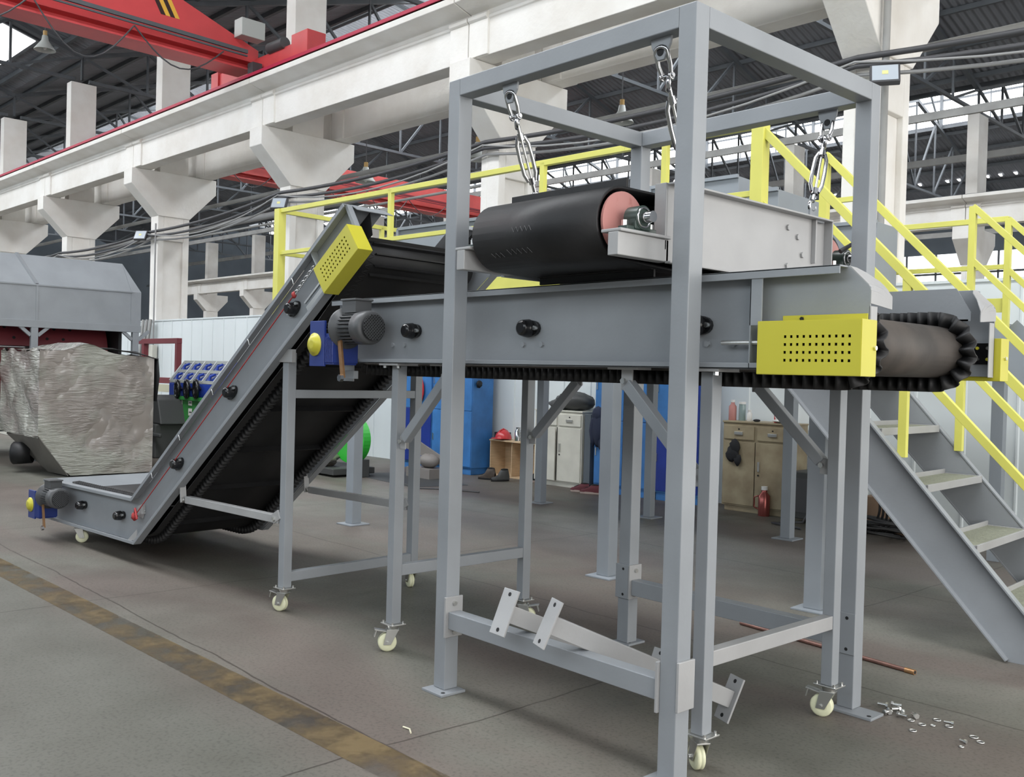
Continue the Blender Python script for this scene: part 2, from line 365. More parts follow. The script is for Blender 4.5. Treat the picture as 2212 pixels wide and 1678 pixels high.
# rails and busbars
def rail(v, z, r, name, m, label, cat, u0=-62, u1=8):
    q = MB(BF).box(u0, u1, v - r * 0.6, v + r * 0.6, z, z + 2 * r)
    q.box(u0, u1, v - r * 1.3, v + r * 1.3, z, z + r * 0.4)
    return tag(q.build(name, m), label, cat)
rail(-1.24, 7.10, 0.035, 'conductor_rail', 'busbar_red', 'long crimson conductor rail along the top edge of the near white crane beam', 'conductor rail')
rail(-0.8, 7.06, 0.05, 'crane_rail', 'truss_light', 'steel crane rail on top of the near white beam row', 'rail')
rail(0.8, 7.06, 0.05, 'crane_rail', 'truss', 'steel crane rail on top of the rear white beams of the near row', 'rail')
rail(18.6, 7.06, 0.05, 'crane_rail', 'truss', 'steel crane rail on the distant white beams', 'rail')
# ---- roof trusses
ZR = 2.9                                                   # rise of the rafters
def zt(s, W=19.4): return 10.4 + ZR * (1 - abs(2 * s / W - 1))
def truss(u, v0, W, label, group):
    t = thing('roof_truss', label, 'roof truss', (u, v0 + W / 2, 9.7), BF, group); zb = 9.72; n = 10
    MB(BF).bar((u, v0 + 0.2, zb), (u, v0 + W - 0.2, zb), 0.09, 0.09).build('bottom_chord', 'truss', t)
    P = [(v0 + W * i / n, zt(W * i / n)) for i in range(n + 1)]
    MB(BF).bar((u, *P[0]), (u, *P[5]), 0.14, 0.12).build('rafter', 'truss', t); MB(BF).bar((u, *P[5]), (u, *P[10]), 0.14, 0.12).build('rafter', 'truss', t)
    for i in range(n + 1): MB(BF).bar((u, P[i][0], zb), (u, P[i][0], P[i][1]), 0.06, 0.06, (1, 0, 0)).build('vertical_strut', 'truss', t)
    for i in range(n):
        if i < n / 2: MB(BF).bar((u, P[i][0], P[i][1]), (u, P[i + 1][0], zb), 0.07, 0.07).build('diagonal_strut', 'truss', t)
        else: MB(BF).bar((u, P[i][0], zb), (u, P[i + 1][0], P[i + 1][1]), 0.07, 0.07).build('diagonal_strut', 'truss', t)
    c = v0 + W / 2; zm = zt(W / 2 - 2.5)
    for s in (-1, 1):
        MB(BF).bar((u, c + s * 2.5, zm), (u, c + s * 2.5, 15.0), 0.12, 0.12, (1, 0, 0)).build('monitor_post', 'truss', t); MB(BF).bar((u, c + s * 2.5, 15.0), (u, c, 15.4), 0.12, 0.12).build('monitor_rafter', 'truss', t)
        MB(BF).bar((u, c + s * 2.5, zm), (u, c, 15.3), 0.07, 0.07).build('monitor_brace', 'truss', t)
    return t
def dup(root, du, dv, label, group):
    r = root.copy(); COL.objects.link(r); r.matrix_basis = BF @ Matrix.Translation((du, dv, 0)) @ BF.inverted() @ root.matrix_basis
    r['label'] = label; r['group'] = group
    for ch in [o for o in bpy.data.objects if o.parent == root]:
        c = ch.copy(); COL.objects.link(c); c.parent = r
    return r
BAY = (('near', -19.4), ('middle', 0.0), ('far', 19.4))
t0 = truss(0, 0, 19.4, '', 'x')
for nm, v0 in BAY:
    for k in range(-1, 11):
        lb = 'dark steel roof truss spanning the %s bay, %s counted from the door end' % (nm, ORD[k + 1]); gr_ = 'steel roof trusses of the %s bay' % nm
        if nm == 'middle' and k == 0: t0['label'] = lb; t0['group'] = gr_
        else: dup(t0, -6 * k, v0, lb, gr_)
# ---- roof sheets, purlins, monitors
tn = 2
for bi, (nm, v0) in enumerate(BAY):
    c = v0 + 9.7; W = 19.4
    z = lambda s: zt(s) + 0.1
    for s0, s1 in ((0, 7.2), (12.2, 19.4)):
        struct(MB(BF).prism([(-70, v0 + s0, z(s0) + 0.10), (-70, v0 + s1, z(s1) + 0.10), (-70, v0 + s1, z(s1) + 0.14), (-70, v0 + s0, z(s0) + 0.14)], (80, 0, 0)).build('ceiling', 'roof'))
    struct(MB(BF).prism([(-70, c - 2.6, 15.05), (-70, c, 15.45), (-70, c + 2.6, 15.05), (-70, c + 2.6, 15.10), (-70, c, 15.50), (-70, c - 2.6, 15.10)], (80, 0, 0)).build('ceiling', 'roof'))
    for j in range(13):
        s = 0.5 + j * (18.4 / 12)
        if 7.4 < s < 12.0: continue
        struct(MB(BF).box(-68, 9, v0 + s - 0.05, v0 + s + 0.05, z(s) - 0.05, z(s) + 0.09).build('trim_%d' % tn, 'truss')); tn += 1
    for s in (-1, 1):                                   # monitor glazing
        v = c + s * 2.55
        fr = MB(BF); fr.box(-68, 9, v - 0.04, v + 0.04, 12.62, 12.78); fr.box(-68, 9, v - 0.04, v + 0.04, 14.9, 15.04); fr.box(-68, 9, v - 0.03, v + 0.03, 13.8, 13.88)
        for k in range(0, 77, 2): fr.box(-68 + k - 0.02, -68 + k + 0.02, v - 0.03, v + 0.03, 12.7, 15.0)
        wn = struct(fr.build('window_%d' % (1 + bi * 2 + (s > 0)), 'truss'))
        MB(BF).box(-68, 9, v + s * 0.05, v + s * 0.06, 12.7, 15.0).build('pane', 'window_glow', wn)
# long horizontal ties seen below the roof
for v, zz in ((2.5, 9.0), (16.8, 9.0), (22.0, 8.9), (36.0, 8.6)):
    struct(MB(BF).box(-66, 8, v - 0.06, v + 0.06, zz, zz + 0.22).build('trim_%d' % tn, 'truss_light')); tn += 1
# rear wall of the far bay, gable ends
rw = MB(BF); rw.box(-72, 12, 38.9, 39.1, 0, 6.2); struct(rw.build('wall_back', 'sheet_wall'))
rw = MB(BF); rw.box(-72, 12, 38.9, 39.1, 8.2, 10.7); struct(rw.build('wall_back_upper', 'sheet_wall'))
fr = MB(BF)
for k in range(57): fr.box(-72 + 1.5 * k - 0.04, -72 + 1.5 * k + 0.04, 38.95, 39.05, 6.2, 8.2)
fr.box(-72, 12, 38.95, 39.05, 7.15, 7.25)
wn = struct(fr.build('window_7', 'truss')); MB(BF).box(-72, 12, 39.06, 39.08, 6.2, 8.2).build('pane', 'window_glow', wn)
struct(MB(BF).box(-72.2, -72, -19.4, 39, 0, 14).build('wall_left', 'sheet_wall'))
zz_ = lambda v: 10.5 + ZR * (1 - abs(2 * (v + 19.4) / 19.4 - 1))
sk = MB(BF).prism([(-28.2, -2.9, zz_(-2.9) + 0.02), (-28.2, -0.9, zz_(-0.9) + 0.02), (-28.2, -0.9, zz_(-0.9) + 0.07), (-28.2, -2.9, zz_(-2.9) + 0.07)], (3.4, 0, 0)).build('window_8', 'truss'); struct(sk)
MB(BF).prism([(-28.1, -2.8, zz_(-2.8) + 0.0), (-28.1, -1.0, zz_(-1.0) + 0.0), (-28.1, -1.0, zz_(-1.0) + 0.015), (-28.1, -2.8, zz_(-2.8) + 0.015)], (3.2, 0, 0)).build('pane', 'window_glow', sk)
lk_ = MB(BF); zf = lambda v: 10.5 + ZR * (1 - abs(2 * (v - 19.4) / 19.4 - 1)) + 0.06
for k in range(70):
    u = -44 + k * 0.62 + random.uniform(-.05, .05)
    if random.random() < 0.75: lk_.prism([(u, 36.2, zf(36.2)), (u + 0.16, 36.2, zf(36.2)), (u + 0.12, 36.4, zf(36.4)), (u + 0.03, 36.4, zf(36.4))], (0, 0, -0.02))
struct(lk_.build('window_9', 'window_glow'))  # glowing patches standing in for daylight leaking through roof holes
# ---- partition wall of ribbed white panels behind the lockers
for j in range(28):
    ua = -34 + j * 1.5; pw = MB(BF); pw.box(ua, ua + 1.5, -0.47, -0.43, 0, 2.56)
    for k in range(3):
        u = ua + 0.25 + k * 0.5
        pw.prism([(u - 0.02, -0.47, 0), (u - 0.01, -0.485, 0), (u + 0.01, -0.485, 0), (u + 0.02, -0.47, 0)], (0, 0, 2.56))
    pw.box(ua, ua + 1.5, -0.49, -0.41, 2.56, 2.59)
    struct(pw.build('wall_partition', 'panel'))
struct(MB(BF).box(-72, 12, -19.7, -19.5, 0, 10.7).build('wall_light_block', 'sheet_wall'))  # unseen wall behind the camera, added to cut light on camera-side faces
# ---- overhead cranes
def crane(uc, v0, v1, zb, label, near, hd=0.95):
    t = thing('overhead_crane', label, 'overhead crane', (uc, (v0 + v1) / 2, zb), BF, None)
    sgn = 1; m = MB(BF)
    # box girder with tapered ends
    L = [(v0 + 0.2, zb + 0.18), (v1 - 0.9, zb + 0.18), (v1 - 0.15, zb + 0.18), (v1 - 0.15, zb + 0.45), (v1 - 2.1, zb + 0.18 + hd), (v0 + 2.1, zb + 0.18 + hd), (v0 + 0.2, zb + 0.45)]
    m.prism([(uc - 0.22, a, b) for a, b in L], (0.44, 0, 0)); m.build('box_girder', 'crane_red', t, 0.01)
    f = MB(BF); f.box(uc - 0.30, uc + 0.30, v0 + 0.2, v1 - 0.3, zb, zb + 0.035); f.box(uc - 0.04, uc + 0.04, v0 + 0.2, v1 - 0.3, zb + 0.03, zb + 0.2); f.box(uc - 0.28, uc + 0.28, v0 + 0.2, v1 - 0.3, zb + 0.17, zb + 0.2)
    f.build('hoist_beam', 'crane_red', t)
    g = MB(BF); g.bar((uc + 0.42, v0 + 0.6, zb + 0.52), (uc + 0.42, v1 - 0.5, zb + 0.30), 0.05, 0.07); g.bar((uc + 0.42, v0 + 0.6, zb + 0.44), (uc + 0.42, v1 - 0.5, zb + 0.22), 0.03, 0.03)
    g.build('cable_track', 'dark_red' if not near else 'truss', t)
    cb = MB(BF); nn = 9; step = (v1 - v0 - 2) / nn
    for i in range(nn):
        a = v0 + 1 + i * step; pts = [(uc + 0.42, a + step * q / 10, zb + 0.42 - 0.25 * (a + step * q / 10 - v0) / (v1 - v0) - 0.85 * math.sin(math.pi * q / 10) * (0.55 + 0.45 * ((i * 37) % 5) / 5)) for q in range(11)]
        cb.tube(pts, 0.014, 6)
    cb.build('festoon_cable', 'cable', t)
    for vv in ((v1 - 0.05,) if near else (v0 + 0.05, v1 - 0.05)):
        e = MB(BF); e.box(uc - 1.5, uc + 1.6, vv - 0.16, vv + 0.16, zb - 0.05, zb + 0.28); e.box(uc - 1.55, uc - 1.25, vv - 0.2, vv + 0.2, zb - 0.12, zb + 0.32); e.box(uc + 1.6, uc + 2.15, vv - 0.2, vv + 0.2, zb - 0.1, zb + 0.42)
        e.build('end_carriage', 'crane_red', t, 0.01)
        wl = MB(BF)
        for uu in (uc - 1.35, uc + 1.4): wl.cyl((uu, vv - 0.08, zb - 0.06), (uu, vv + 0.08, zb - 0.06), 0.12, 16)
        wl.build('wheel', 'dark', t)
        mo = MB(BF); mo.cyl((uc + 0.75, vv - 0.15, zb + 0.36), (uc + 1.3, vv - 0.15, zb + 0.36), 0.11, 16); mo.build('travel_motor', 'motor_grey', t)
    if near:
        h = MB(BF)
        h.box(uc + 0.25, uc + 0.55, v1 - 0.70, v1 - 0.2, zb + 0.56, zb + 0.9); h.build('control_box', 'lamp_shade', t, 0.01)
        hz = MB(BF)
        for q, c_ in ((0, 0), (1, 1), (2, 0), (3, 1)):
            a = v1 - 2.15 + q * 0.09; pts = [(uc + 0.222, a - 0.28, zb + 1.13), (uc + 0.222, a - 0.19, zb + 1.13), (uc + 0.222, a + 0.09, zb + 0.62), (uc + 0.222, a, zb + 0.62)]
            (MB(BF).prism(pts, (0.004, 0, 0))).build('hazard_stripe', 'hazard_yellow' if c_ else 'hazard_black', t)
        br = MB(BF); br.box(uc + 0.35, uc + 0.55, v1 - 0.45, v1 - 0.25, zb - 0.35, zb + 0.1); br.bar((uc + 0.45, v1 - 0.3, zb - 0.25), (uc + 0.45, v1 + 0.0, zb - 0.45), 0.04); br.build('collector_bracket', 'cable', t)
    if not near:
        for o in bpy.data.objects:
            if o.parent == t and o.data.materials[0].name == 'crane_red': o.data.materials[0] = MAT['crane_red_hazed']
    return t
crane(-12.55, -18.2, -0.72, 7.33, 'bright red overhead crane riding the near white beam, yellow and black stripes on its girder', True)
crane(-22.5, 0.8, 18.6, 7.34, 'haze-washed red overhead crane in the middle bay behind the white columns', False, 0.75)
c3 = thing('overhead_crane', 'red end of an overhead crane at the left edge on the near beam', 'overhead crane', (-33, -0.9, 7.2), BF)
MB(BF).box(-36.5, -33.0, -1.05, -0.65, 7.2, 7.45).build('end_carriage', 'crane_red', c3, 0.01); MB(BF).box(-33.6, -32.9, -1.1, -0.6, 7.25, 7.62).build('gearbox', 'crane_red', c3, 0.01)
MB(BF).cyl((-34.3, -1.0, 7.5), (-33.6, -1.0, 7.5), 0.12).build('travel_motor', 'motor_grey', c3)
# ---- service pipes and sagging cables along the near columns
def cable(pts, r, name, m, label, cat, sag=0.0, group=None):
    q = MB(BF); P = []
    for a, b in zip(pts, pts[1:]):
        for i in range(9): t = i / 9; P.append((a[0] + (b[0] - a[0]) * t, a[1] + (b[1] - a[1]) * t, a[2] + (b[2] - a[2]) * t - sag * 4 * t * (1 - t)))
    P.append(pts[-1]); q.tube(P, r, 8); return tag(q.build(name, m), label, cat, group)
knots = [(-36, 4.72), (-30, 4.70), (-24, 4.66), (-18, 4.74), (-12, 5.0), (-6, 5.08), (0, 5.08), (6, 5.0)]
for j, (dv, dz, r, sg, mm, lb) in enumerate(((-0.50, 0.0, 0.035, 0.10, 'cable', 'thick dark cable sagging along the near column row, uppermost of its bundle'), (-0.53, -0.10, 0.03, 0.16, 'cable', 'dark cable sagging just under the thickest one along the near columns'),
        (-0.47, -0.18, 0.022, 0.22, 'cable_grey', 'pale grey cable drooping lowest of the bundle on the near columns'), (-0.56, -0.06, 0.015, 0.30, 'cable_grey', 'thin grey wire looping loosely beside the cable bundle'))):
    cable([(u, dv, z + dz) for u, z in knots], r, 'overhead_cable', mm, lb, 'cable', sg, 'cables strung along the near columns')
for v, z, r, mm, lb, ue in ((1.2, 5.62, 0.05, 'truss_light', 'straight grey service pipe behind the near columns, higher one', 7), (0.62, 4.93, 0.075, 'cable_grey', 'wide grey duct behind the yellow platform rail', -7.2), (0.55, 4.72, 0.025, 'truss_light', 'thin conduit under the grey duct', -6)):
    tag(MB(BF).cyl((-40, v, z), (ue, v, z), r, 12).build('service_pipe', mm), lb, 'pipe')
def bell(u, v, z, label):
    t = thing('bell_lamp', label, 'hanging lamp', (u, v, z), BF, 'bell shaped hanging lamps')
    MB(BF).lathe((u, v, z + 0.36), (u, v, z), [(0, 0.06), (0.12, 0.08), (0.34, 0.24), (0.36, 0.25)], 20, False).build('lamp_shade', 'lamp_shade', t, solid=0.01)
    MB(BF).cyl((u, v, z + 0.36), (u, v, z + 0.48), 0.05, 12).build('lamp_neck', 'lamp_neck', t)
    MB(BF).cyl((u, v, z + 0.46), (u, v, 10.6), 0.012, 6).build('stem', 'cable', t)
    MB(BF).ball((u, v, z + 0.08), 0.05, 0.05, 0.07).build('bulb', 'white_plastic', t)
for (px, py, v, lb) in ((97, 100, -2.2, 'bell lamp hanging below the red crane at top left'), (870, 412, 3.0, 'bell lamp hanging right of the third column corbel'), (1343, 255, 5.0, 'bell lamp seen through the top of the grey gantry'), (1032, 335, 3.0, 'bell lamp half hidden behind the corbel inside the gantry')):
    if px == 870: px, py = 790, 385
    p = at(px, py, BF, y=v); bell(p.x, p.y, p.z - 0.1, lb)
def flood(u, v, z, s, label, yaw=0.0):
    F = BF @ Matrix.Translation((u, v, z)) @ Matrix.Rotation(yaw, 4, 'Z') @ Matrix.Rotation(math.radians(-28), 4, 'X')
    t = thing('floodlight', label, 'floodlight', (0, 0, 0), F)
    MB(F).box(-s, s, 0, 0.07, -s * 0.8, s * 0.8).build('housing', 'cable', t, 0.01)
    MB(F).box(-s * 0.86, s * 0.86, -0.006, 0.0, -s * 0.68, s * 0.68).build('glass', 'flood_glass', t)
    MB(F).box(-s * 0.2, s * 0.2, -0.01, -0.006, -s * 0.16, s * 0.16).build('led_chip', 'led', t)
    MB(F).bar((0, 0.07, 0), (0, 0.22, 0.1), 0.04).build('bracket', 'cable', t)
p = at(1912, 157, BF, y=-0.75); flood(p.x, p.y, p.z, 0.15, 'square floodlight on the right column beside the gantry top', 0.5)
for px, py, lb in ((303, 507, 'small floodlight on the column left of the corbel row'), (602, 438, 'small floodlight above the left end of the yellow platform rail')):
    p = at(px, py, BF, y=-0.7); flood(p.x, p.y, p.z, 0.16, lb, 0.6)
# steel posts running down the face of the right-hand column
tag(MB(BF).cyl((0.30, -0.46, 2.62), (0.30, -0.46, 6.0), 0.04, 10).build('downpipe', 'truss_light'), 'grey pipe running down the face of the right column', 'pipe')
# ================================================================== shared machine parts
def caster(parent, F, x, y, ztop, yaw, brake=True, r=0.05, name='caster'):
    """swivel caster under a leg; wheel touches z=0; ztop = underside of the leg"""
    G = F @ Matrix.Translation((x, y, 0)) @ Matrix.Rotation(yaw, 4, 'Z'); off = 0.03
    m = MB(F @ Matrix.Translation((x, y, 0))); m.box(-0.055, 0.055, -0.045, 0.045, ztop - 0.006, ztop)
    m.F = G; m.lathe((0, 0, ztop - 0.03), (0, 0, ztop - 0.006), [(0, 0.028), (0.024, 0.034)], 16)
    for s in (-1, 1):
        m.prism([(-0.03, s * 0.024, ztop - 0.03), (0.035, s * 0.024, ztop - 0.03), (off + 0.022, s * 0.024, r - 0.012), (off - 0.018, s * 0.024, r - 0.012)], (0, s * 0.004, 0))
    m.box(-0.03, 0.035, -0.027, 0.027, ztop - 0.036, ztop - 0.03)
    m.cyl((off, -0.036, r), (off, 0.036, r), 0.009, 8)
    if brake:
        m.bar((0.02, 0, ztop - 0.045), (0.10, 0, ztop - 0.03), 0.04, 0.006); m.bar((0.09, 0, ztop - 0.035), (0.10, 0, ztop - 0.07), 0.035, 0.006)
    c = m.build(name, 'caster_zinc', parent, 0.001)
    wl = MB(G); wl.lathe((off, -0.02, r), (off, 0.02, r), [(0, r * 0.55), (0.002, r * 0.88), (0.006, r), (0.018, r), (0.020, r * 0.93), (0.022, r), (0.034, r), (0.038, r * 0.88), (0.04, r * 0.55)], 28)
    wl.build('wheel', 'nylon', c)
    b = MB(F @ Matrix.Translation((x, y, 0)))
    for a in (-0.042, 0.042):
        for d in (-0.034, 0.034): b.cyl((a, d, ztop - 0.008), (a, d, ztop + 0.012), 0.006, 6)
    b.build('bolt', 'zinc', c, each=True)
    return c
def roller_bearing(parent, F, x, y, z, ang=0.0, s=1.0):
    G = F @ Matrix.Translation((x, y, z)) @ Matrix.Rotation(-ang, 4, 'Y')
    m = MB(G); pts = []
    for i in range(24):
        a = math.tau * i / 24; R = 0.040 + 0.026 * abs(math.cos(a)) ** 3
        pts.append((R * math.cos(a) * s, 0, R * 0.95 * math.sin(a) * s))
    m.prism(pts, (0, -0.018, 0)); m.lathe((0, -0.018, 0), (0, -0.07, 0), [(0, 0.042 * s), (0.03, 0.038 * s), (0.045, 0.034 * s), (0.052, 0.024 * s)], 20)
    b = m.build('roller_bearing', 'plastic_black', parent, 0.002)
    q = MB(G)
    for a in (-0.052, 0.052): q.cyl((a * s, -0.018, 0), (a * s, -0.034, 0), 0.011, 6)
    q.build('bolt', 'zinc', b, each=True)
    return b
def bolt_heads(parent, F, pts, d, r=0.009, h=0.009, name='bolt', m='steel_light'):
    q = MB(F); d = Vector(d)
    for p in pts: q.cyl(p, Vector(p) + d * h, r, 6, smooth=False)
    return q.build(name, m, parent, each=True)
def belt(parent, F, path, y0, y1, mt='rubber', name='belt', th=0.010):
    """endless belt: path = closed list of (x, z)"""
    n = len(path); A = [(x, y0, z) for x, z in path]; B = [(x, y1, z) for x, z in path]
    m = MB(F).strip(A, B, True); return m.build(name, mt, parent, solid=th)
def resample(path, step):
    out = []; n = len(path); L = 0
    for i in range(n):
        a = Vector(path[i]); b = Vector(path[(i + 1) % n]); k = max(1, int(round((b - a).length / step)))
        for j in range(k): out.append(a + (b - a) * j / k)
    return out
def sidewall(parent, F, path, y, h0, amp=0.022, pitch=0.045, mt='rubber_matt', name='corrugated_sidewall', out=1, low=None):
    P = resample(path, pitch / 8); n = len(P); A = []; B = []; s = 0
    for i in range(n):
        t = (P[(i + 1) % n] - P[i - 1]).normalized(); nx = Vector((t.y, -t.x)) * out
        ph = math.tau * s / pitch; dy = amp * math.sin(ph); h = h0 if low is None else h0 * low(P[i].x, P[i].y)
        A.append((P[i].x + nx.x * 0.004, y + dy, P[i].y + nx.y * 0.004)); B.append((P[i].x + nx.x * h, y + dy, P[i].y + nx.y * h))
        s += (P[(i + 1) % n] - P[i]).length
    return MB(F).strip(A, B, True).build(name, mt, parent, solid=0.005)
def perforated(parent, F, o, ux, uz, W, H, holes, hole, depth, name, mt):
    """guard box: front plate with holes (dark openings set behind it) + returns. o = lower left front corner; ux, uz unit vectors; depth vector towards the frame"""
    o = Vector(o); ux = Vector(ux); uz = Vector(uz); d = Vector(depth); m = MB(F)
    xs = sorted({0, W} | {round(h[0] + s * hole / 2, 5) for h in holes for s in (-1, 1)}); zs = sorted({0, H} | {round(h[1] + s * hole / 2, 5) for h in holes for s in (-1, 1)})
    hs = [(h[0], h[1]) for h in holes]
    for i in range(len(xs) - 1):
        for j in range(len(zs) - 1):
            cx_, cz_ = (xs[i] + xs[i + 1]) / 2, (zs[j] + zs[j + 1]) / 2
            if any(abs(cx_ - a) < hole / 2 and abs(cz_ - b) < hole / 2 for a, b in hs): continue
            m.add([o + ux * xs[i] + uz * zs[j], o + ux * xs[i + 1] + uz * zs[j], o + ux * xs[i + 1] + uz * zs[j + 1], o + ux * xs[i] + uz * zs[j + 1]], [(0, 1, 2, 3)])
    m.add([o, o + ux * W, o + ux * W + d, o + d], [(0, 3, 2, 1)]); m.add([o + uz * H, o + ux * W + uz * H, o + ux * W + uz * H + d, o + uz * H + d], [(0, 1, 2, 3)])
    m.add([o, o + uz * H, o + uz * H + d, o + d], [(0, 1, 2, 3)]); m.add([o + ux * W, o + ux * W + uz * H, o + ux * W + uz * H + d, o + ux * W + d], [(0, 3, 2, 1)])
    g = m.build(name, mt, parent, solid=0.003)
    q = MB(F); q.add([o + d * 0.8 + ux * 0.01 + uz * 0.01, o + d * 0.8 + ux * (W - 0.01) + uz * 0.01, o + d * 0.8 + ux * (W - 0.01) + uz * (H - 0.01), o + d * 0.8 + ux * 0.01 + uz * (H - 0.01)], [(0, 1, 2, 3)])
    q.build('inner_face', 'dark', g, solid=0.004)
    return g
def gearmotor(parent, F, x, y, z, s=1.0, cap=True):
    """motor along +x with the fan end at +x, worm gearbox at -x with yellow output cap"""
    g = MB(F).box(x - 0.20 * s, x - 0.02 * s, y - 0.075 * s, y + 0.075 * s, z - 0.20 * s, z - 0.03 * s)
    g.box(x - 0.25 * s, x - 0.10 * s, y - 0.085 * s, y - 0.07 * s, z - 0.21 * s, z + 0.04 * s)
    for i in range(6): g.box(x - 0.09 * s + i * 0.014 * s, x - 0.084 * s + i * 0.014 * s, y - 0.085 * s, y + 0.08 * s, z - 0.19 * s, z - 0.05 * s)
    gb = g.build('gearbox', 'gear_blue', parent, 0.006)
    if cap:
        MB(F).lathe((x - 0.19 * s, y - 0.083 * s, z - 0.09 * s), (x - 0.19 * s, y - 0.125 * s, z - 0.09 * s), [(0, 0.062 * s), (0.010, 0.064 * s), (0.012, 0.046 * s), (0.026, 0.044 * s), (0.028, 0.02 * s)], 24).build('output_cap', 'yellow_guard', gb)
    b = MB(F); b.lathe((x - 0.02 * s, y, z), (x + 0.26 * s, y, z), [(0, 0.112 * s), (0.018 * s, 0.112 * s), (0.02 * s, 0.072 * s), (0.16 * s, 0.072 * s), (0.165 * s, 0.090 * s), (0.24 * s, 0.090 * s), (0.252 * s, 0.084 * s), (0.254 * s, 0.066 * s)], 32)
    for i in range(26):
        a = math.tau * i / 26; c_, s_ = math.cos(a), math.sin(a)
        b.bar((x + 0.02 * s, y + 0.078 * s * c_, z + 0.078 * s * s_), (x + 0.165 * s, y + 0.078 * s * c_, z + 0.078 * s * s_), 0.004 * s, 0.022 * s, (0, c_, s_))
    b.box(x + 0.02 * s, x + 0.15 * s, y - 0.05 * s, y + 0.05 * s, z + 0.08 * s, z + 0.145 * s)
    mo = b.build('motor', 'motor_grey', parent, 0.0)
    gr = MB(F); gr.cyl((x + 0.250 * s, y, z), (x + 0.2545 * s, y, z), 0.070 * s, 28); gr.build('fan_opening', 'dark', mo)
    gg = MB(F)
    for k in range(-5, 6):
        q = k * 0.0125 * s; L = math.sqrt(max(0, (0.068 * s) ** 2 - q * q))
        gg.bar((x + 0.256 * s, y - L * 0.707 + q * 0.707, z - L * 0.707 - q * 0.707), (x + 0.256 * s, y + L * 0.707 + q * 0.707, z + L * 0.707 - q * 0.707), 0.0035 * s)
        gg.bar((x + 0.256 * s, y - L * 0.707 + q * 0.707, z + L * 0.707 + q * 0.707), (x + 0.256 * s, y + L * 0.707 + q * 0.707, z - L * 0.707 + q * 0.707), 0.0035 * s)
    gg.build('fan_grille', 'motor_grey', mo)
    MB(F).box(x + 0.012 * s, x + 0.158 * s, y - 0.058 * s, y + 0.058 * s, z + 0.143 * s, z + 0.155 * s).build('terminal_cover', 'motor_grey', mo, 0.003)
    ar = MB(F).bar((x + 0.02 * s, y - 0.06 * s, z - 0.07 * s), (x + 0.06 * s, y - 0.06 * s, z - 0.27 * s), 0.03 * s, 0.012 * s); ar.build('torque_arm', 'brass', parent)
    bolt_heads(parent, F, [(x + 0.06 * s, y - 0.065 * s, z - 0.27 * s)], (0, -1, 0), 0.02 * s, 0.02 * s, 'pivot_bolt', 'chrome')
# ================================================================== GANTRY
ga = thing('support_gantry', 'tall grey square tube gantry standing astride the horizontal conveyor', 'gantry frame', (-2.86, 3.5, 0))
X0, X1, Y0, Y1, T, HT = -3.58, -2.15, 2.82, 4.21, 0.08, 2.872
for xa, ya in ((X0, Y0), (X1 - T, Y0), (X0, Y1 - T), (X1 - T, Y1 - T)):
    MB().box(xa, xa + T, ya, ya + T, 0.012, HT).build('post', 'steel', ga, 0.004)
TB = HT - 0.08
MB().box(X0 + T, X1 - T, Y0, Y0 + T, TB, HT).build('top_beam', 'steel', ga, 0.004); MB().box(X0 + T, X1 - T, Y1 - T, Y1, TB, HT).build('top_beam', 'steel', ga, 0.004)
MB().box(X0, X0 + T, Y0 + T, Y1 - T, TB, HT).build('top_beam', 'steel', ga, 0.004); MB().box(X1 - T, X1, Y0 + T, Y1 - T, TB, HT).build('top_beam', 'steel', ga, 0.004)
MB().box(X0 + T + 0.012, X1 - T - 0.012, Y0 + 0.005, Y0 + 0.075, 0.303, 0.383).build('lower_brace', 'steel', ga, 0.003); MB().box(X0 + T + 0.012, X1 - T - 0.012, Y1 - 0.075, Y1 - 0.005, 0.285, 0.37).build('lower_brace', 'steel', ga, 0.003)
for xa, ya, x_, y_ in ((X0 - 0.02, Y0 - 0.055, X0 + 0.13, Y0 + 0.09), (X1 - 0.13, Y0 - 0.055, X1 + 0.02, Y0 + 0.09), (X0 - 0.02, Y1 - 0.09, X0 + 0.1, Y1 + 0.05), (X1 - T - 0.01, Y1 - 0.13, X1 + 0.115, Y1 - 0.01)):
    bp_ = MB().box(xa, x_, ya, y_, 0, 0.012).build('base_plate', 'steel', ga, 0.002)
    MB().cyl((x_ - 0.025, ya + 0.03, 0.0115), (x_ - 0.025, ya + 0.03, 0.0128), 0.01, 12).build('anchor_hole', 'dark', bp_)
for xs, yy in ((X0 + T, Y0), (X0 + T, Y1 - T), (X1 - T, Y0), (X1 - T, Y1 - T)):
    s = 1 if xs < -2.9 else -1
    pl = MB().box(xs, xs + s * 0.012, yy - 0.012, yy + T + 0.012, 0.262, 0.452).build('brace_plate', 'steel_light', ga, 0.002)
    bolt_heads(pl, ID, [(xs + s * 0.012, yy + 0.04, 0.42), (xs + s * 0.012, yy + 0.04, 0.285)], (s, 0, 0), 0.012, 0.01, 'bolt', 'zinc')
for xs, yy in ((X0, Y1 - T), (X1 - T, Y1 - T)):
    pl = MB().box(xs - 0.01, xs + T + 0.005, yy - 0.012, yy, 0.262, 0.452).build('splice_plate', 'steel', ga, 0.002)
    q = MB()
    for zz in (0.285, 0.428): q.cyl((xs + 0.045, yy - 0.0115, zz), (xs + 0.045, yy - 0.0128, zz), 0.008, 10)
    q.build('bolt_hole', 'dark', pl, each=True)
MB().box(X1, X1 + 0.012, Y0 - 0.005, Y0 + T + 0.012, 0.285, 0.468).build('splice_plate', 'steel_light', ga, 0.002)
LUG = [(-3.19, Y0 + 0.04), (-2.34, Y0 + 0.04), (-3.19, Y1 - 0.04), (-2.39, Y1 - 0.04)]
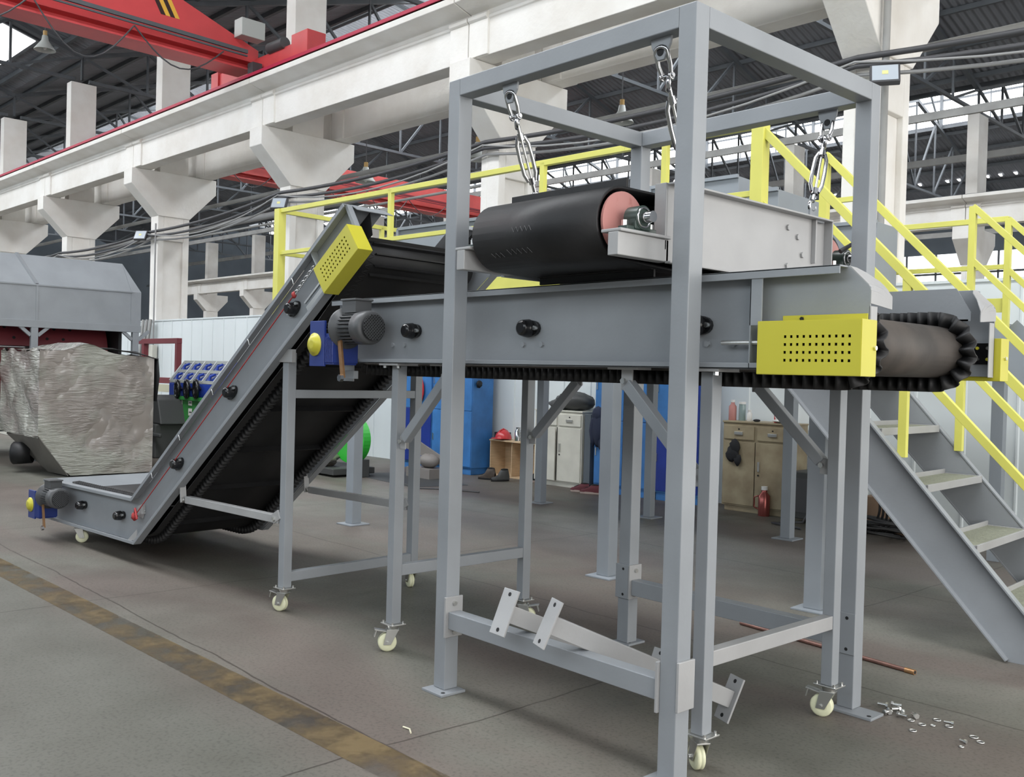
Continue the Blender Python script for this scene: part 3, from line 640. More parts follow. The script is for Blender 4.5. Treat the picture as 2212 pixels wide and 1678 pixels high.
for lx, ly in LUG:
    lg = MB().prism([(lx - 0.05, ly - 0.006, TB), (lx + 0.05, ly - 0.006, TB), (lx + 0.045, ly - 0.006, TB - 0.03), (lx + 0.015, ly - 0.006, TB - 0.085), (lx - 0.015, ly - 0.006, TB - 0.085), (lx - 0.045, ly - 0.006, TB - 0.03)], (0, 0.012, 0)).build('hanging_lug', 'steel', ga, 0.002)
    MB().cyl((lx, ly - 0.0075, TB - 0.055), (lx, ly + 0.0075, TB - 0.055), 0.016, 14).build('lug_hole', 'dark', lg)
# ---- turnbuckles
def turnbuckle(top, bot, label):  # hangs from the gantry lug
    t = thing('turnbuckle', label, 'turnbuckle', top, ID, 'steel turnbuckles carrying the magnetic separator')
    a = Vector(top); b = Vector(bot); d = (b - a); L = d.length; d.normalize(); x = Vector((1, 0, 0)); s = d.cross(x).normalized()
    sh = MB()                                             # shackle around the lug
    w_ = 0.02; pts = [a + x * w_ + d * 0.09, a + x * w_ * 1.4 + d * 0.05] + [a + x * math.cos(q) * w_ * 1.4 - d * math.sin(q) * w_ for q in [math.pi * i / 8 for i in range(9)]] + [a - x * w_ * 1.4 + d * 0.05, a - x * w_ + d * 0.09]
    pts = [p + s * 0.0 for p in pts]
    sh.tube(pts, 0.009, 8); sh.cyl(a - x * 0.034 + d * 0.09, a + x * 0.034 + d * 0.09, 0.008, 10); sh.torus(a + x * 0.022 + d * 0.09, x, 0.012, 0.006); sh.torus(a - x * 0.022 + d * 0.09, x, 0.012, 0.006)
    sh.build('shackle', 'chrome', t)
    e = MB(); e.torus(a + d * 0.115, (0.75, 0.66, 0), 0.026, 0.0095); e.cyl(a + d * 0.13, a + d * 0.20, 0.009, 10); e.build('eye_bolt', 'chrome', t)
    bd = MB(); q0, q1 = 0.165, L - 0.075
    bd.lathe(a + d * q0, a + d * (q0 + 0.03), [(0, 0.015), (0.03, 0.017)], 12); bd.lathe(a + d * (q1 - 0.03), a + d * q1, [(0, 0.017), (0.03, 0.015)], 12)
    ax = Vector((0.67, 0.74, 0)); ax = (ax - d * ax.dot(d)).normalized()
    for _q in (0,):
        for g in (-1, 1): bd.tube([a + d * (q0 + 0.015) + ax * g * 0.014, a + d * (q0 + 0.05) + ax * g * 0.026, a + d * ((q0 + q1) / 2) + ax * g * 0.028, a + d * (q1 - 0.05) + ax * g * 0.026, a + d * (q1 - 0.015) + ax * g * 0.014], 0.0095, 10)
    bd.build('body', 'chrome', t)
    th_ = MB(); th_.cyl(a + d * (q0 + 0.03), a + d * (q0 + 0.13), 0.006, 8); th_.cyl(a + d * (q1 - 0.12), a + d * (q1 - 0.03), 0.006, 8); th_.build('threaded_rod', 'zinc', t, each=True)
    hk = MB(); hk.cyl(a + d * (L - 0.08), a + d * (L - 0.035), 0.009, 10); hk.torus(a + d * (L - 0.012), x, 0.024, 0.008, 16, 8, 0.5, 5.4); hk.build('hook', 'chrome', t)
    return t
LB = [(-3.19, 3.04, 2.30), (-2.34, 3.05, 2.30), (-3.19, 3.97, 2.30), (-2.34, 3.965, 2.30)]
for (lx, ly), bt, lb in zip(LUG, LB, ('steel turnbuckle at the front left of the gantry above the black drum', 'steel turnbuckle at the front right, partly behind the nearest gantry post', 'steel turnbuckle at the rear left of the gantry, hidden behind the belt', 'steel turnbuckle at the rear right of the gantry in front of the bright roof windows')):
    turnbuckle((lx, ly, TB - 0.055), bt, lb)
# ================================================================== MAGNETIC SEPARATOR
ms = thing('magnetic_separator', 'suspended magnetic separator with a wide black belt drum and grey side frames', 'magnetic separator', (-2.77, 3.5, 2.0))
DR = 0.135; ZD = 2.085; YA, YB = 2.75, 4.25; BX0, BX1 = -3.13, -2.42
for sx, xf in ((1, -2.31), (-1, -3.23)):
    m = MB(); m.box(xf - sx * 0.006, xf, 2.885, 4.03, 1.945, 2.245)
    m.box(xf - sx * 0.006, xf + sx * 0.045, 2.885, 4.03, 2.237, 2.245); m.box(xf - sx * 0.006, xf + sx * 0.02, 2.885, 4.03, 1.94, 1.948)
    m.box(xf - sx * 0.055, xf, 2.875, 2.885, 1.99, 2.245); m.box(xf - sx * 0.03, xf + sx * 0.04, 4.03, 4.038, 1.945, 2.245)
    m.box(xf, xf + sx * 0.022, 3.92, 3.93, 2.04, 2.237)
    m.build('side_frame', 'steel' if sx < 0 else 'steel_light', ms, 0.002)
    br = MB(); br.box(xf - sx * 0.05, xf, 2.61, 2.90, 1.945, 2.03); br.box(xf - sx * 0.085, xf + sx * 0.012, 2.61, 2.90, 2.03, 2.042); b_ = br.build('bearing_bracket', 'steel_light', ms, 0.003)
    br = MB(); br.box(xf - sx * 0.05, xf, 4.04, 4.40, 1.945, 2.03); br.box(xf - sx * 0.085, xf + sx * 0.012, 4.04, 4.40, 2.03, 2.042); br.build('bearing_bracket', 'steel_light', ms, 0.003)
    for yc in (YA, YB):
        xb = xf - sx * 0.03
        h = MB(); h.lathe((xb - sx * 0.03, yc, ZD + 0.01), (xb + sx * 0.03, yc, ZD + 0.01), [(0, 0.045), (0.06, 0.045)], 24); h.box(xb - 0.022, xb + 0.022, yc - 0.085, yc + 0.085, 2.042, 2.06); h.box(xb - 0.028, xb + 0.028, yc - 0.044, yc + 0.044, 2.05, ZD + 0.01)
        hb = h.build('pillow_bearing', 'cast_green', ms, 0.003)
        c = MB(); c.cyl((xb + sx * 0.028, yc, ZD + 0.01), (xb + sx * 0.075, yc, ZD + 0.01), 0.021, 20); c.build('shaft', 'chrome', ms)
        c = MB(); c.torus((xb + sx * 0.031, yc, ZD + 0.01), (1, 0, 0), 0.036, 0.004, 24); c.build('bearing_ring', 'chrome', hb)
        bolt_heads(hb, ID, [(xb, yc - 0.072, 2.058), (xb, yc + 0.072, 2.058)], (0, 0, 1), 0.013, 0.022, 'bolt', 'zinc')
        dk = MB(); dk.cyl((BX1 + 0.002 if sx > 0 else BX0 - 0.002, yc, ZD), (BX1 + 0.012 if sx > 0 else BX0 - 0.012, yc, ZD), 0.118, 40); dk.build('drum_end', 'primer_red', ms)
bolt_heads(ms, ID, [(-2.31, 3.72, 2.178), (-2.31, 3.80, 2.145), (-2.31, 3.72, 2.01), (-2.31, 2.98, 2.0), (-2.31, 3.84, 2.07)], (1, 0, 0), 0.013, 0.01, 'bolt', 'steel_light')
path = []
for i in range(17): a = -math.pi / 2 - math.pi * i / 16; path.append((YA + DR * math.cos(a), ZD + DR * math.sin(a)))
path.append((3.5, ZD + DR + 0.004))
for i in range(17): a = math.pi / 2 - math.pi * i / 16; path.append((YB + DR * math.cos(a), ZD + DR * math.sin(a)))
for i in range(1, 8): t = i / 8; path.append((YB + (YA - YB) * t, ZD - DR - 0.02 * math.sin(math.pi * t)))
n = len(path)
m = MB(); m.strip([(BX0, a, b) for a, b in path], [(BX1, a, b) for a, b in path], True); bl = m.build('belt', 'rubber', ms, solid=0.012)
for (y_, z_, h_) in ((2.80, ZD + DR + 0.003, 0.045), (2.98, ZD - DR - 0.012, -0.035), (3.9, ZD + DR + 0.003, 0.045), (3.7, ZD - DR - 0.012, -0.035)):
    MB().box(BX0 + 0.04, BX1 - 0.02, y_ - 0.006, y_ + 0.006, z_, z_ + h_).box(BX0 + 0.04, BX1 - 0.02, y_ - 0.02, y_ + 0.02, z_, z_ + h_ * 0.15).build('cleat', 'rubber', bl, 0.002)
ck = MB()                                              # chalk scribbles on the belt
def on_drum(x, ang): return (x, YA + (DR + 0.0075) * math.cos(ang), ZD + (DR + 0.0075) * math.sin(ang))
for x, a0, n_, sz in ((-2.88, math.pi * 1.00, 5, 0.018), (-3.03, math.pi * 1.22, 3, 0.02), (-2.93, math.pi * 1.20, 5, 0.022)):
    P = [on_drum(x + i * sz * 0.7, a0 + (sz * 4 if i % 2 else -sz * 4)) for i in range(n_ * 2)]; ck.tube(P, 0.0008, 4)
ck.build('chalk_mark', 'chalk', bl, each=True)
MB().box(-3.15, -2.40, 3.0, 4.0, 1.985, 2.19).build('magnet_box', 'dark', ms, 0.005)
for bt in LB:
    MB().box(bt[0] - 0.006, bt[0] + 0.006, bt[1] - 0.02, bt[1] + 0.02, 2.235, 2.312).build('lifting_eye', 'steel', ms, 0.002)
    MB().box(-2.36 if bt[0] > -2.8 else -3.24, -2.29 if bt[0] > -2.8 else -3.15, bt[1] - 0.03, bt[1] + 0.03, 2.228, 2.245).build('eye_base', 'steel', ms, 0.002)
q = MB(); q.tube([(-2.30, 4.16, 2.12), (-2.27, 4.22, 2.16), (-2.26, 4.26, 2.10), (-2.28, 4.30, 2.0), (-2.3, 4.32, 1.95)], 0.012, 8); q.build('power_cable', 'cable', ms)
# ================================================================== HORIZONTAL CONVEYOR
hc = thing('horizontal_conveyor', 'horizontal grey belt conveyor on caster legs running through the gantry', 'conveyor', (-3.2, 3.5, 0))
HX0, HX1, ZB, ZT, YN, YF = -4.77, -1.545, 1.545, 1.897, 3.0, 4.03
for sg, yp in ((-1, YN), (1, YF)):
    m = MB(); yo = yp + sg * 0.006
    m.prism([(HX0, yp, ZB), (HX1, yp, ZB), (HX1, yp, 1.822), (-1.625, yp, ZT), (HX0, yp, ZT)], (0, sg * -0.006, 0))
    m.box(HX0, -1.628, yp, yp + sg * 0.055, ZT - 0.006, ZT); m.box(HX0, -1.628, yp + sg * 0.049, yp + sg * 0.055, ZT - 0.030, ZT)
    m.box(HX0, HX1 - 0.34, yp, yp + sg * 0.05, ZB, ZB + 0.006); m.box(HX0, HX1 - 0.34, yp + sg * 0.044, yp + sg * 0.05, ZB, ZB + 0.022)
    m.box(-1.975, -1.969, yp, yp + sg * 0.05, ZB, ZT - 0.006); m.box(-1.975, -1.925, yp + sg * 0.044, yp + sg * 0.05, 1.70, ZT - 0.006)
    m.build('side_frame', 'steel', hc, 0.0015)
    # inward flange at the discharge end and the cut-out hood sheet
    MB().box(HX1 - 0.004, HX1, yp, yp - sg * 0.05, ZB - 0.003, 1.76).build('end_flange', 'steel_light', hc, 0.001)
    out = [(0, 1.895), (0.045, 1.895), (0.085, 1.880), (0.12, 1.85), (0.148, 1.805), (0.155, 1.757), (0.0, 1.768)]
    xx = lambda z: HX1 + 0.001 - max(0, z - 1.822) * 1.05
    P0 = [(xx(z), yp - sg * y_, z) for y_, z in out]
    hm = MB(); outd = []
    ys = [0, 0.04, 0.08, 0.115, 0.148]
    ztop = [1.895, 1.893, 1.878, 1.850, 1.800]; zlow = [1.768, 1.765, 1.762, 1.759, 1.757]
    rows = []
    for k in range(7):
        rows.append([(xx(zlow[i] + (ztop[i] - zlow[i]) * k / 6), yp - sg * ys[i], zlow[i] + (ztop[i] - zlow[i]) * k / 6) for i in range(5)])
    for a, b in zip(rows, rows[1:]): hm.strip(a, b, False, False)
    hm.build('discharge_hood', 'steel_light', hc, solid=0.003)
    # rubber skirt carrier
    ysk = yp - sg * 0.10
    MB().prism([(-4.6, ysk, 1.775), (-1.60, ysk, 1.765), (-1.60, ysk, 1.80), (-1.66, ysk, 1.897), (-4.6, ysk, 1.897)], (0, sg * 0.004, 0)).box(-4.6, -1.61, ysk, ysk + sg * 0.02, 1.765, 1.772).build('skirt_plate', 'steel', hc)
    bolt_heads(hc, ID, [(x_, yp - 0 * sg, z_) for x_, z_ in ((-4.23, 1.643), (-4.125, 1.643), (-3.21, 1.641), (-3.089, 1.641), (-2.189, 1.638), (-2.07, 1.638))], (0, sg, 0), 0.013, 0.01, 'bolt', 'steel')
    if sg < 0:
        for x_, z_ in ((-4.047, 1.715), (-3.164, 1.713), (-2.23, 1.708)): roller_bearing(hc, ID, x_, yp, z_)
        MB().cyl((-2.10, yp - 0.035, 1.64), (-1.88, yp - 0.035, 1.64), 0.009, 10).box(-1.93, -1.90, yp - 0.05, yp, 1.61, 1.67).build('tension_screw', 'zinc', hc)
GD = [( 0.115 + i * 0.0225, 0.050 + j * 0.0268) for i in range(11) for j in range(4)]
g = perforated(hc, ID, (-1.905, 2.90, 1.528), (1, 0, 0), (0, 0, 1), 0.385, 0.182, [(a * 1.05 - 0.012, b_ - 0.002) for a, b_ in GD], 0.0095, (0, 0.098, 0), 'perforated_guard', 'yellow_guard')
MB().box(-1.865, -1.55, 2.993, 2.998, 1.70, 1.735).build('guard_flange', 'yellow_guard', g); bolt_heads(g, ID, [(-1.79, 2.993, 1.722)], (0, -1, 0), 0.008, 0.004, 'screw', 'dark'); bolt_heads(g, ID, [(-1.519, 2.985, 1.62)], (1, 0, 0), 0.008, 0.008, 'screw', 'zinc')
g = MB().box(-1.905, -1.52, 4.035, 4.115, 1.528, 1.70).build('perforated_guard', 'yellow_guard', hc, 0.002); bolt_heads(g, ID, [(-1.52, 4.075, 1.62)], (1, 0, 0), 0.008, 0.008, 'screw', 'zinc')
tb = MB().box(-1.62, -1.55, 4.018, 4.024, 1.595, 1.68).build('take_up_block', 'plastic_black', hc)
bolt_heads(tb, ID, [(-1.605, 4.018, 1.615), (-1.565, 4.018, 1.66)], (0, -1, 0), 0.007, 0.005, 'screw', 'zinc'); bolt_heads(tb, ID, [(-1.605, 4.018, 1.66), (-1.565, 4.018, 1.615)], (0, -1, 0), 0.007, 0.005, 'marked_screw', 'yellow_guard')
R_ = 0.098; ZC = 1.638; xa, xb = -4.60, -1.70
path = []
for i in range(17): a = math.pi / 2 - math.pi * i / 16; path.append((xb + R_ * math.cos(a), ZC + R_ * math.sin(a)))
for i in range(1, 20): path.append((xb + (xa - xb) * i / 20, ZC - R_))
for i in range(17): a = -math.pi / 2 - math.pi * i / 16; path.append((xa + R_ * math.cos(a), ZC + R_ * math.sin(a)))
for i in range(1, 20): path.append((xa + (xb - xa) * i / 20, ZC + R_))
bl = belt(hc, ID, path, 3.09, 3.90, 'rubber_dust_lit')
pp = list(reversed(path))
for yy in (3.112, 3.842): sidewall(hc, ID, pp, yy, 0.062, 0.021, 0.042)
MB().cyl((xb, 3.12, ZC), (xb, 3.91, ZC), R_ - 0.006, 32).build('head_drum', 'dark', hc); MB().cyl((xa, 3.12, ZC), (xa, 3.91, ZC), R_ - 0.006, 32).build('tail_drum', 'dark', hc)
MB().cyl((xb, 2.99, ZC), (xb, 4.04, ZC), 0.018, 16).build('drum_shaft', 'zinc', hc)
pm = at(797, 707, y=2.84); gearmotor(hc, ID, pm.x - 0.235, 2.86, pm.z, 1.0)
MB().box(-4.70, -4.60, 2.99, 3.0, 1.44, 1.56).box(-4.62, -4.50, 2.93, 2.96, 1.455, 1.50).build('motor_bracket', 'steel', hc, 0.002)
# legs
LEG = [(-4.237, 3.0), (-2.216, 3.0), (-4.237, 3.955), (-2.216, 3.955)]
for lx, ly in LEG:
    l = MB().box(lx, lx + 0.055, ly, ly + 0.06, 0.15, 1.533).build('leg', 'steel', hc, 0.003)
    mp = MB().box(lx - 0.06, lx + 0.11, ly - 0.045, ly + 0.10, 1.533, 1.545).build('mounting_plate', 'steel_light', hc, 0.002)
    bolt_heads(mp, ID, [(lx + 0.085, ly - 0.02, 1.52), (lx - 0.035, ly - 0.02, 1.52)], (0, 0, 1), 0.012, 0.014, 'bolt', 'zinc')
for (lx, ly), yaw in zip(LEG, (math.radians(-120), math.radians(150), math.radians(40), math.radians(195))): caster(hc, ID, lx + 0.0275, ly + 0.03, 0.15, yaw)
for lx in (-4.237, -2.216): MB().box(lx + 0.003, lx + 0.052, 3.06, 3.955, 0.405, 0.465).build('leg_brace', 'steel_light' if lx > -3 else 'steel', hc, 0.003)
for lx, s, ly in ((-4.1825, 1, 3.01), (-2.216, -1, 3.01), (-4.1825, 1, 3.965), (-2.216, -1, 3.965)):
    a = Vector((lx + s * 0.03, ly + 0.02, 1.13)); b = Vector((lx + s * 0.40, ly + 0.02, 1.49)); d_ = (b - a).normalized()
    k = MB().bar(a + d_ * 0.02, b - d_ * 0.02, 0.045, 0.05); br = k.build('diagonal_brace', 'steel', hc, 0.003)
    e = MB().box(lx, lx + s * 0.05, ly + 0.012, ly + 0.02, 1.09, 1.16); e.box(lx + s * 0.36, lx + s * 0.42, ly + 0.012, ly + 0.02, 1.45, 1.54); e.box(lx + s * 0.30, lx + s * 0.46, ly - 0.03, ly + 0.06, 1.535, 1.545); e.build('brace_lug', 'steel_light', br, 0.002, each=True)
    bolt_heads(br, ID, [(lx + s * 0.032, ly - 0.004, 1.132), (lx + s * 0.39, ly - 0.004, 1.488)], (0, -1, 0), 0.013, 0.012, 'bolt', 'zinc')
MB().cyl((-4.1, 3.3, 1.49), (-4.1, 3.31, 1.49), 0.01).build('return_roller', 'dark', hc)
# ================================================================== INCLINED CONVEYOR (frame IC: x along it, y across, plate at y = 0)
ic = thing('inclined_conveyor', 'inclined grey belt conveyor rising from floor level to the horizontal one', 'conveyor', (-0.5, 0.5, 0), IC)
AX, AZ = -2.40, 0.158; CA, SA = math.cos(math.radians(37.2)), math.sin(math.radians(37.2))
def q2(d, n, y=0.0): return (AX + d * CA - n * SA, y, AZ + d * SA + n * CA)
LI, WI = 3.36, 0.30
for sg, yp in ((-1, 0.0), (1, 1.04)):
    m = MB(IC); b0 = (-2.455, yp, 0.49)
    m.prism([(-4.10, yp, 0.150), (AX, yp, AZ), q2(LI, 0.0, yp), q2(LI + 0.02, WI, yp), b0, (-4.15, yp, 0.475)], (0, -sg * 0.006, 0))
    # flanges
    def fl(p, q_, w_=0.06, th=0.006):
        p = Vector(p); q_ = Vector(q_); d = (q_ - p).normalized(); nn = Vector((-d.z, 0, d.x)) * th
        m.prism([p, q_, q_ + nn, p + nn], (0, sg * w_, 0)); m.prism([p + Vector((0, sg * (w_ - 0.006), 0)), q_ + Vector((0, sg * (w_ - 0.006), 0)), q_ + Vector((0, sg * (w_ - 0.006), 0)) - nn * 3, p + Vector((0, sg * (w_ - 0.006), 0)) - nn * 3], (0, sg * 0.006, 0))
    fl(b0, q2(LI + 0.02, WI, yp)); fl((-4.15, yp, 0.475), b0); fl(q2(LI, 0, yp), (AX, yp, AZ)); fl((AX, yp, AZ), (-4.10, yp, 0.150)); fl(q2(LI + 0.02, WI, yp), q2(LI, 0, yp), 0.035)
    m.prism([q2(2.97, 0.006, yp), q2(2.976, 0.006, yp), q2(2.976, WI, yp), q2(2.97, WI, yp)], (0, sg * 0.05, 0))
    m.build('side_frame', 'steel', ic, 0.0015)
    if sg < 0:
        for d_ in (0.855, 1.73, 2.61): roller_bearing(ic, IC, *[q2(d_, 0.163)[0], -0.001, q2(d_, 0.163)[2]], math.radians(37), 0.95)
        for x_ in (-2.716, -3.421): roller_bearing(ic, IC, x_, -0.001, 0.33, 0.2, 0.9)
        bolt_heads(ic, IC, [q2(d_, 0.06) for d_ in (0.75, 0.95, 1.62, 1.85, 2.50, 2.72)], (0, -1, 0), 0.011, 0.008, 'bolt', 'steel')
        MB(IC).prism([(-2.44, -0.002, 0.36), (-2.36, -0.002, 0.35), (-2.33, -0.002, 0.41), (-2.38, -0.002, 0.455), (-2.45, -0.002, 0.43)], (0, -0.008, 0)).box(-2.345, -2.335, -0.03, 0, 0.385, 0.455).build('gusset', 'steel_light', ic, 0.002)
        MB(IC).prism([(-2.52, -0.055, 0.165), (-2.36, -0.055, 0.19), (-2.36, -0.055, 0.27)], (0, 0.008, 0)).build('corner_gusset', 'steel_light', ic, 0.002)
        MB(IC).bar(q2(2.74, 0.055, -0.03), q2(3.02, 0.055, -0.03), 0.012, 0.03).bar(q2(2.74, 0.10, -0.03), q2(3.02, 0.10, -0.03), 0.012, 0.012).build('tension_screw', 'zinc', ic, each=True)
        # pull-cord: chain, red rope and its knot at the lower end
        ch = MB(IC); a, b = Vector(q2(2.96, 0.20, -0.05)), Vector(q2(2.70, 0.195, -0.05))
        for i in range(12):
            p = a + (b - a) * (i + 0.5) / 12; ch.torus(p, (0, 1, 0) if i % 2 else (0.6, 0, -0.8), 0.011, 0.0035, 10, 6)
        ch.build('chain', 'chain', ic)
        MB(IC).tube([q2(2.70, 0.195, -0.05), q2(1.2, 0.18, -0.05), q2(0.13, 0.17, -0.05)], 0.004, 6).build('pull_cord', 'rope_red', ic)
        kn = MB(IC); kn.ball(q2(2.70, 0.195, -0.05), 0.02, 0.015, 0.02, jit=0.2); kn.ball(q2(0.12, 0.17, -0.05), 0.03, 0.02, 0.03, jit=0.3); kn.tube([q2(0.12, 0.17, -0.05), q2(0.18, 0.2, -0.06), q2(0.16, 0.12, -0.06)], 0.008); kn.build('cord_knot', 'rope_red', ic, each=True)
        cl = MB(IC)
        for d_ in (0.55, 1.05, 1.6, 2.15, 2.75): cl.tube([q2(d_, WI - 0.02, -0.062), q2(d_ + 0.005, WI - 0.04, -0.066), q2(d_ - 0.005, WI - 0.06, -0.062)], 0.0022, 6)
        cl.build('hook_clip', 'zinc', ic, each=True)
n1 = [(0.056 + i * 0.0272, 0.05 + j * 0.0275) for i in range(0, 11) for j in range(4)]
perforated(ic, IC, q2(3.0, -0.045, -0.105), (CA, 0, SA), (-SA, 0, CA), 0.385, 0.18, n1, 0.0115, (0, 0.10, 0), 'perforated_guard', 'yellow_guard')
# top cover across the head and its dark opening
cv = MB(IC); A_ = [q2(LI + 0.02, WI, y_) for y_ in (0, 1.04)]; B_ = [q2(LI + 0.16, WI - 0.10, y_) for y_ in (0.02, 1.02)]
cv.strip([q2(LI - 0.55, WI + 0.004, 0), q2(LI + 0.02, WI + 0.004, 0), q2(LI + 0.05, WI - 0.06, 0)], [q2(LI - 0.55, WI + 0.004, 0.24), q2(LI + 0.02, WI + 0.004, 0.24), q2(LI + 0.05, WI - 0.06, 0.26)], False, False)
cv.strip([q2(LI - 0.55, WI + 0.004, 0.80), q2(LI + 0.02, WI + 0.004, 0.80), q2(LI + 0.05, WI - 0.06, 0.78)], [q2(LI - 0.55, WI + 0.004, 1.04), q2(LI + 0.02, WI + 0.004, 1.04), q2(LI + 0.05, WI - 0.06, 1.04)], False, False)
cv.build('discharge_hood', 'steel', ic, solid=0.004, each=True)
MB(IC).prism([q2(2.2, 0.24, 0.10), q2(LI - 0.02, 0.13, 0.10), q2(LI + 0.04, WI - 0.05, 0.10), q2(2.2, WI - 0.02, 0.10)], (0, 0.004, 0)).build('rubber_skirt', 'rubber_matt', ic); MB(IC).prism([q2(0.2, 0.24, 0.94), q2(LI - 0.02, 0.13, 0.94), q2(LI + 0.04, WI - 0.05, 0.94), q2(0.2, WI - 0.02, 0.94)], (0, 0.004, 0)).build('rubber_skirt', 'rubber_matt', ic)
# belt loop
def arc(c, r, a0, a1, n): return [(c[0] + r * math.cos(math.radians(a0 + (a1 - a0) * i / n)), c[1] + r * math.sin(math.radians(a0 + (a1 - a0) * i / n))) for i in range(n + 1)]
hd = q2(3.13, 0.15); tl = (-3.93, 0.30)
p1 = [(q2(d, 0.03 if d < 2.7 else 0.045)[0], q2(d, 0.03 if d < 2.7 else 0.045)[2]) for d in [3.1 - 0.25 * i for i in range(12)]]
path = arc((hd[0], hd[2]), 0.10, 127, -53, 14) + p1 + arc((AX - 0.15, 0.60), 0.415, -55, -90, 6) + [(-3.9 + 0.0, 0.185)] + arc(tl, 0.105, -100, -260, 10) + [(-2.55, 0.405)] + [(q2(0.15 + 0.25 * i, 0.262)[0], q2(0.15 + 0.25 * i, 0.262)[2]) for i in range(12)]
bl = belt(ic, IC, path, 0.08, 0.98, 'rubber_matt')
pth = [Vector(p) for p in path]
for yy in (0.15, 0.93): sidewall(ic, IC, path, yy, 0.066, 0.024, 0.042, out=-1, low=lambda x_, z_: max(0.1, min(1, (2.75 - ((x_ - AX) * CA + (z_ - AZ) * SA)) / 0.25)))
for i in range(6):
    p0 = q2(0.25 + i * 0.5, 0.03, 0.17); MB(IC).prism([q2(0.25 + i * 0.5, 0.025, 0.17), q2(0.26 + i * 0.5, 0.025, 0.17), q2(0.262 + i * 0.5, -0.012, 0.17), q2(0.252 + i * 0.5, -0.012, 0.17)], (0, 0.72, 0)).build('cleat', 'rubber', bl)
for i in range(5):
    a = math.radians(75 - i * 34); d_ = Vector((math.cos(a), 0, math.sin(a))); p0 = Vector((hd[0], 0.18, hd[2])) + d_ * 0.104; t_ = Vector((-d_.z, 0, d_.x)) * 0.004
    MB(IC).prism([p0 - t_, p0 + t_, p0 + t_ + d_ * 0.022, p0 - t_ + d_ * 0.022], (0, 0.70, 0)).build('cleat', 'rubber', bl)
MB(IC).cyl(q2(3.13, 0.15, 0.09), q2(3.13, 0.15, 0.97), 0.092, 28).build('head_drum', 'rubber_matt', ic)
# floor hopper walls
hp = MB(IC); hp.box(-4.15, -2.46, 1.03, 1.036, 0.38, 0.56); hp.box(-4.16, -4.15, 0, 1.04, 0.15, 0.48)
hp.add([(-4.15, 0.0, 0.478), (-2.46, 0.0, 0.49), (-2.5, 0.16, 0.40), (-4.1, 0.16, 0.40)], [(0, 1, 2, 3)]); hp.add([(-4.15, 1.04, 0.478), (-2.46, 1.04, 0.49), (-2.5, 0.88, 0.40), (-4.1, 0.88, 0.40)], [(3, 2, 1, 0)]); hp.add([(-4.15, 0, 0.478), (-4.15, 1.04, 0.478), (-3.98, 0.88, 0.40), (-3.98, 0.16, 0.40)], [(0, 1, 2, 3)])
hp.build('hopper_wall', 'steel', ic, solid=0.004)
pm = at(125, 1078, IC, y=-0.16); gearmotor(ic, IC, pm.x - 0.235, -0.14, pm.z, 0.95)
# rear leg frame with casters
ILX = -0.50
for ly in (-0.01, 1.02):
    MB(IC).box(ILX - 0.03, ILX + 0.03, ly, ly + 0.06, 0.15, 1.60).build('leg', 'steel', ic, 0.003)
    MB(IC).box(ILX - 0.06, ILX + 0.08, ly - 0.01, ly + 0.02, 1.54, 1.62).build('leg_bracket', 'steel_light', ic, 0.002)
    a = Vector((-1.72, ly + 0.02, 0.56)); b = Vector((ILX - 0.04, ly + 0.02, 0.565))
    k = MB(IC).bar(a, b, 0.045, 0.05).build('stay_bar', 'steel_light', ic, 0.003)
    MB(IC).bar((-1.74, ly + 0.0, 0.54), (-1.76, ly, 0.68), 0.012, 0.045).bar((ILX - 0.10, ly, 0.56), (ILX - 0.03, ly, 0.60), 0.012, 0.06).build('stay_lug', 'steel_light', k, 0.002, each=True)
    bolt_heads(k, IC, [(-1.73, ly - 0.006, 0.56), (ILX - 0.08, ly - 0.006, 0.565)], (0, -1, 0), 0.014, 0.012, 'bolt', 'zinc')
MB(IC).box(ILX - 0.025, ILX + 0.025, 0.05, 1.02, 1.32, 1.372).build('leg_brace', 'steel', ic, 0.003); MB(IC).box(ILX - 0.025, ILX + 0.025, 0.05, 1.02, 0.185, 0.245).build('leg_brace', 'steel', ic, 0.003)
caster(ic, IC, ILX, 0.02, 0.15, math.radians(200)); caster(ic, IC, ILX, 1.05, 0.15, math.radians(160))
for ly in (0.0, 1.0): caster(ic, IC, -3.56, ly + 0.01, 0.15, math.radians(60), False)
# ================================================================== PLATFORM AND STAIRS (frame PF)
pf = thing('work_platform', 'raised grey steel platform on square posts behind the conveyors, yellow railings around it', 'platform', (0, 0, 0), PF)
for x, y, s in ((0, 0, 0.11), (-3.12, 0, 0.11), (-3.09, 2.72, 0.10), (0.05, 2.76, 0.10), (-1.6, 2.82, 0.09), (1.55, 0.25, 0.12), (3.0, 2.9, 0.10)):
    MB(PF).box(x - s / 2, x + s / 2, y, y + s, 0.012, 2.02).build('post', 'steel_platform', pf, 0.004)
    MB(PF).box(x - s / 2 - 0.06, x + s / 2 + 0.06, y - 0.06, y + s + 0.06, 0, 0.012).build('base_plate', 'steel_platform', pf, 0.002)
bm = MB(PF)
for y in (0.0, 2.78): bm.box(-4.49, 1.25, y, y + 0.08, 2.02, 2.19)
for x in (-4.49, -3.12, -1.6, 0, 1.17): bm.box(x, x + 0.08, 0.08, 2.78, 2.04, 2.19)
bm.build('deck_beam', 'steel_platform', pf, 0.003, each=True)
MB(PF).box(-4.49, 1.25, 0, 2.86, 2.19, 2.20).build('deck_plate', 'steel_platform', pf)
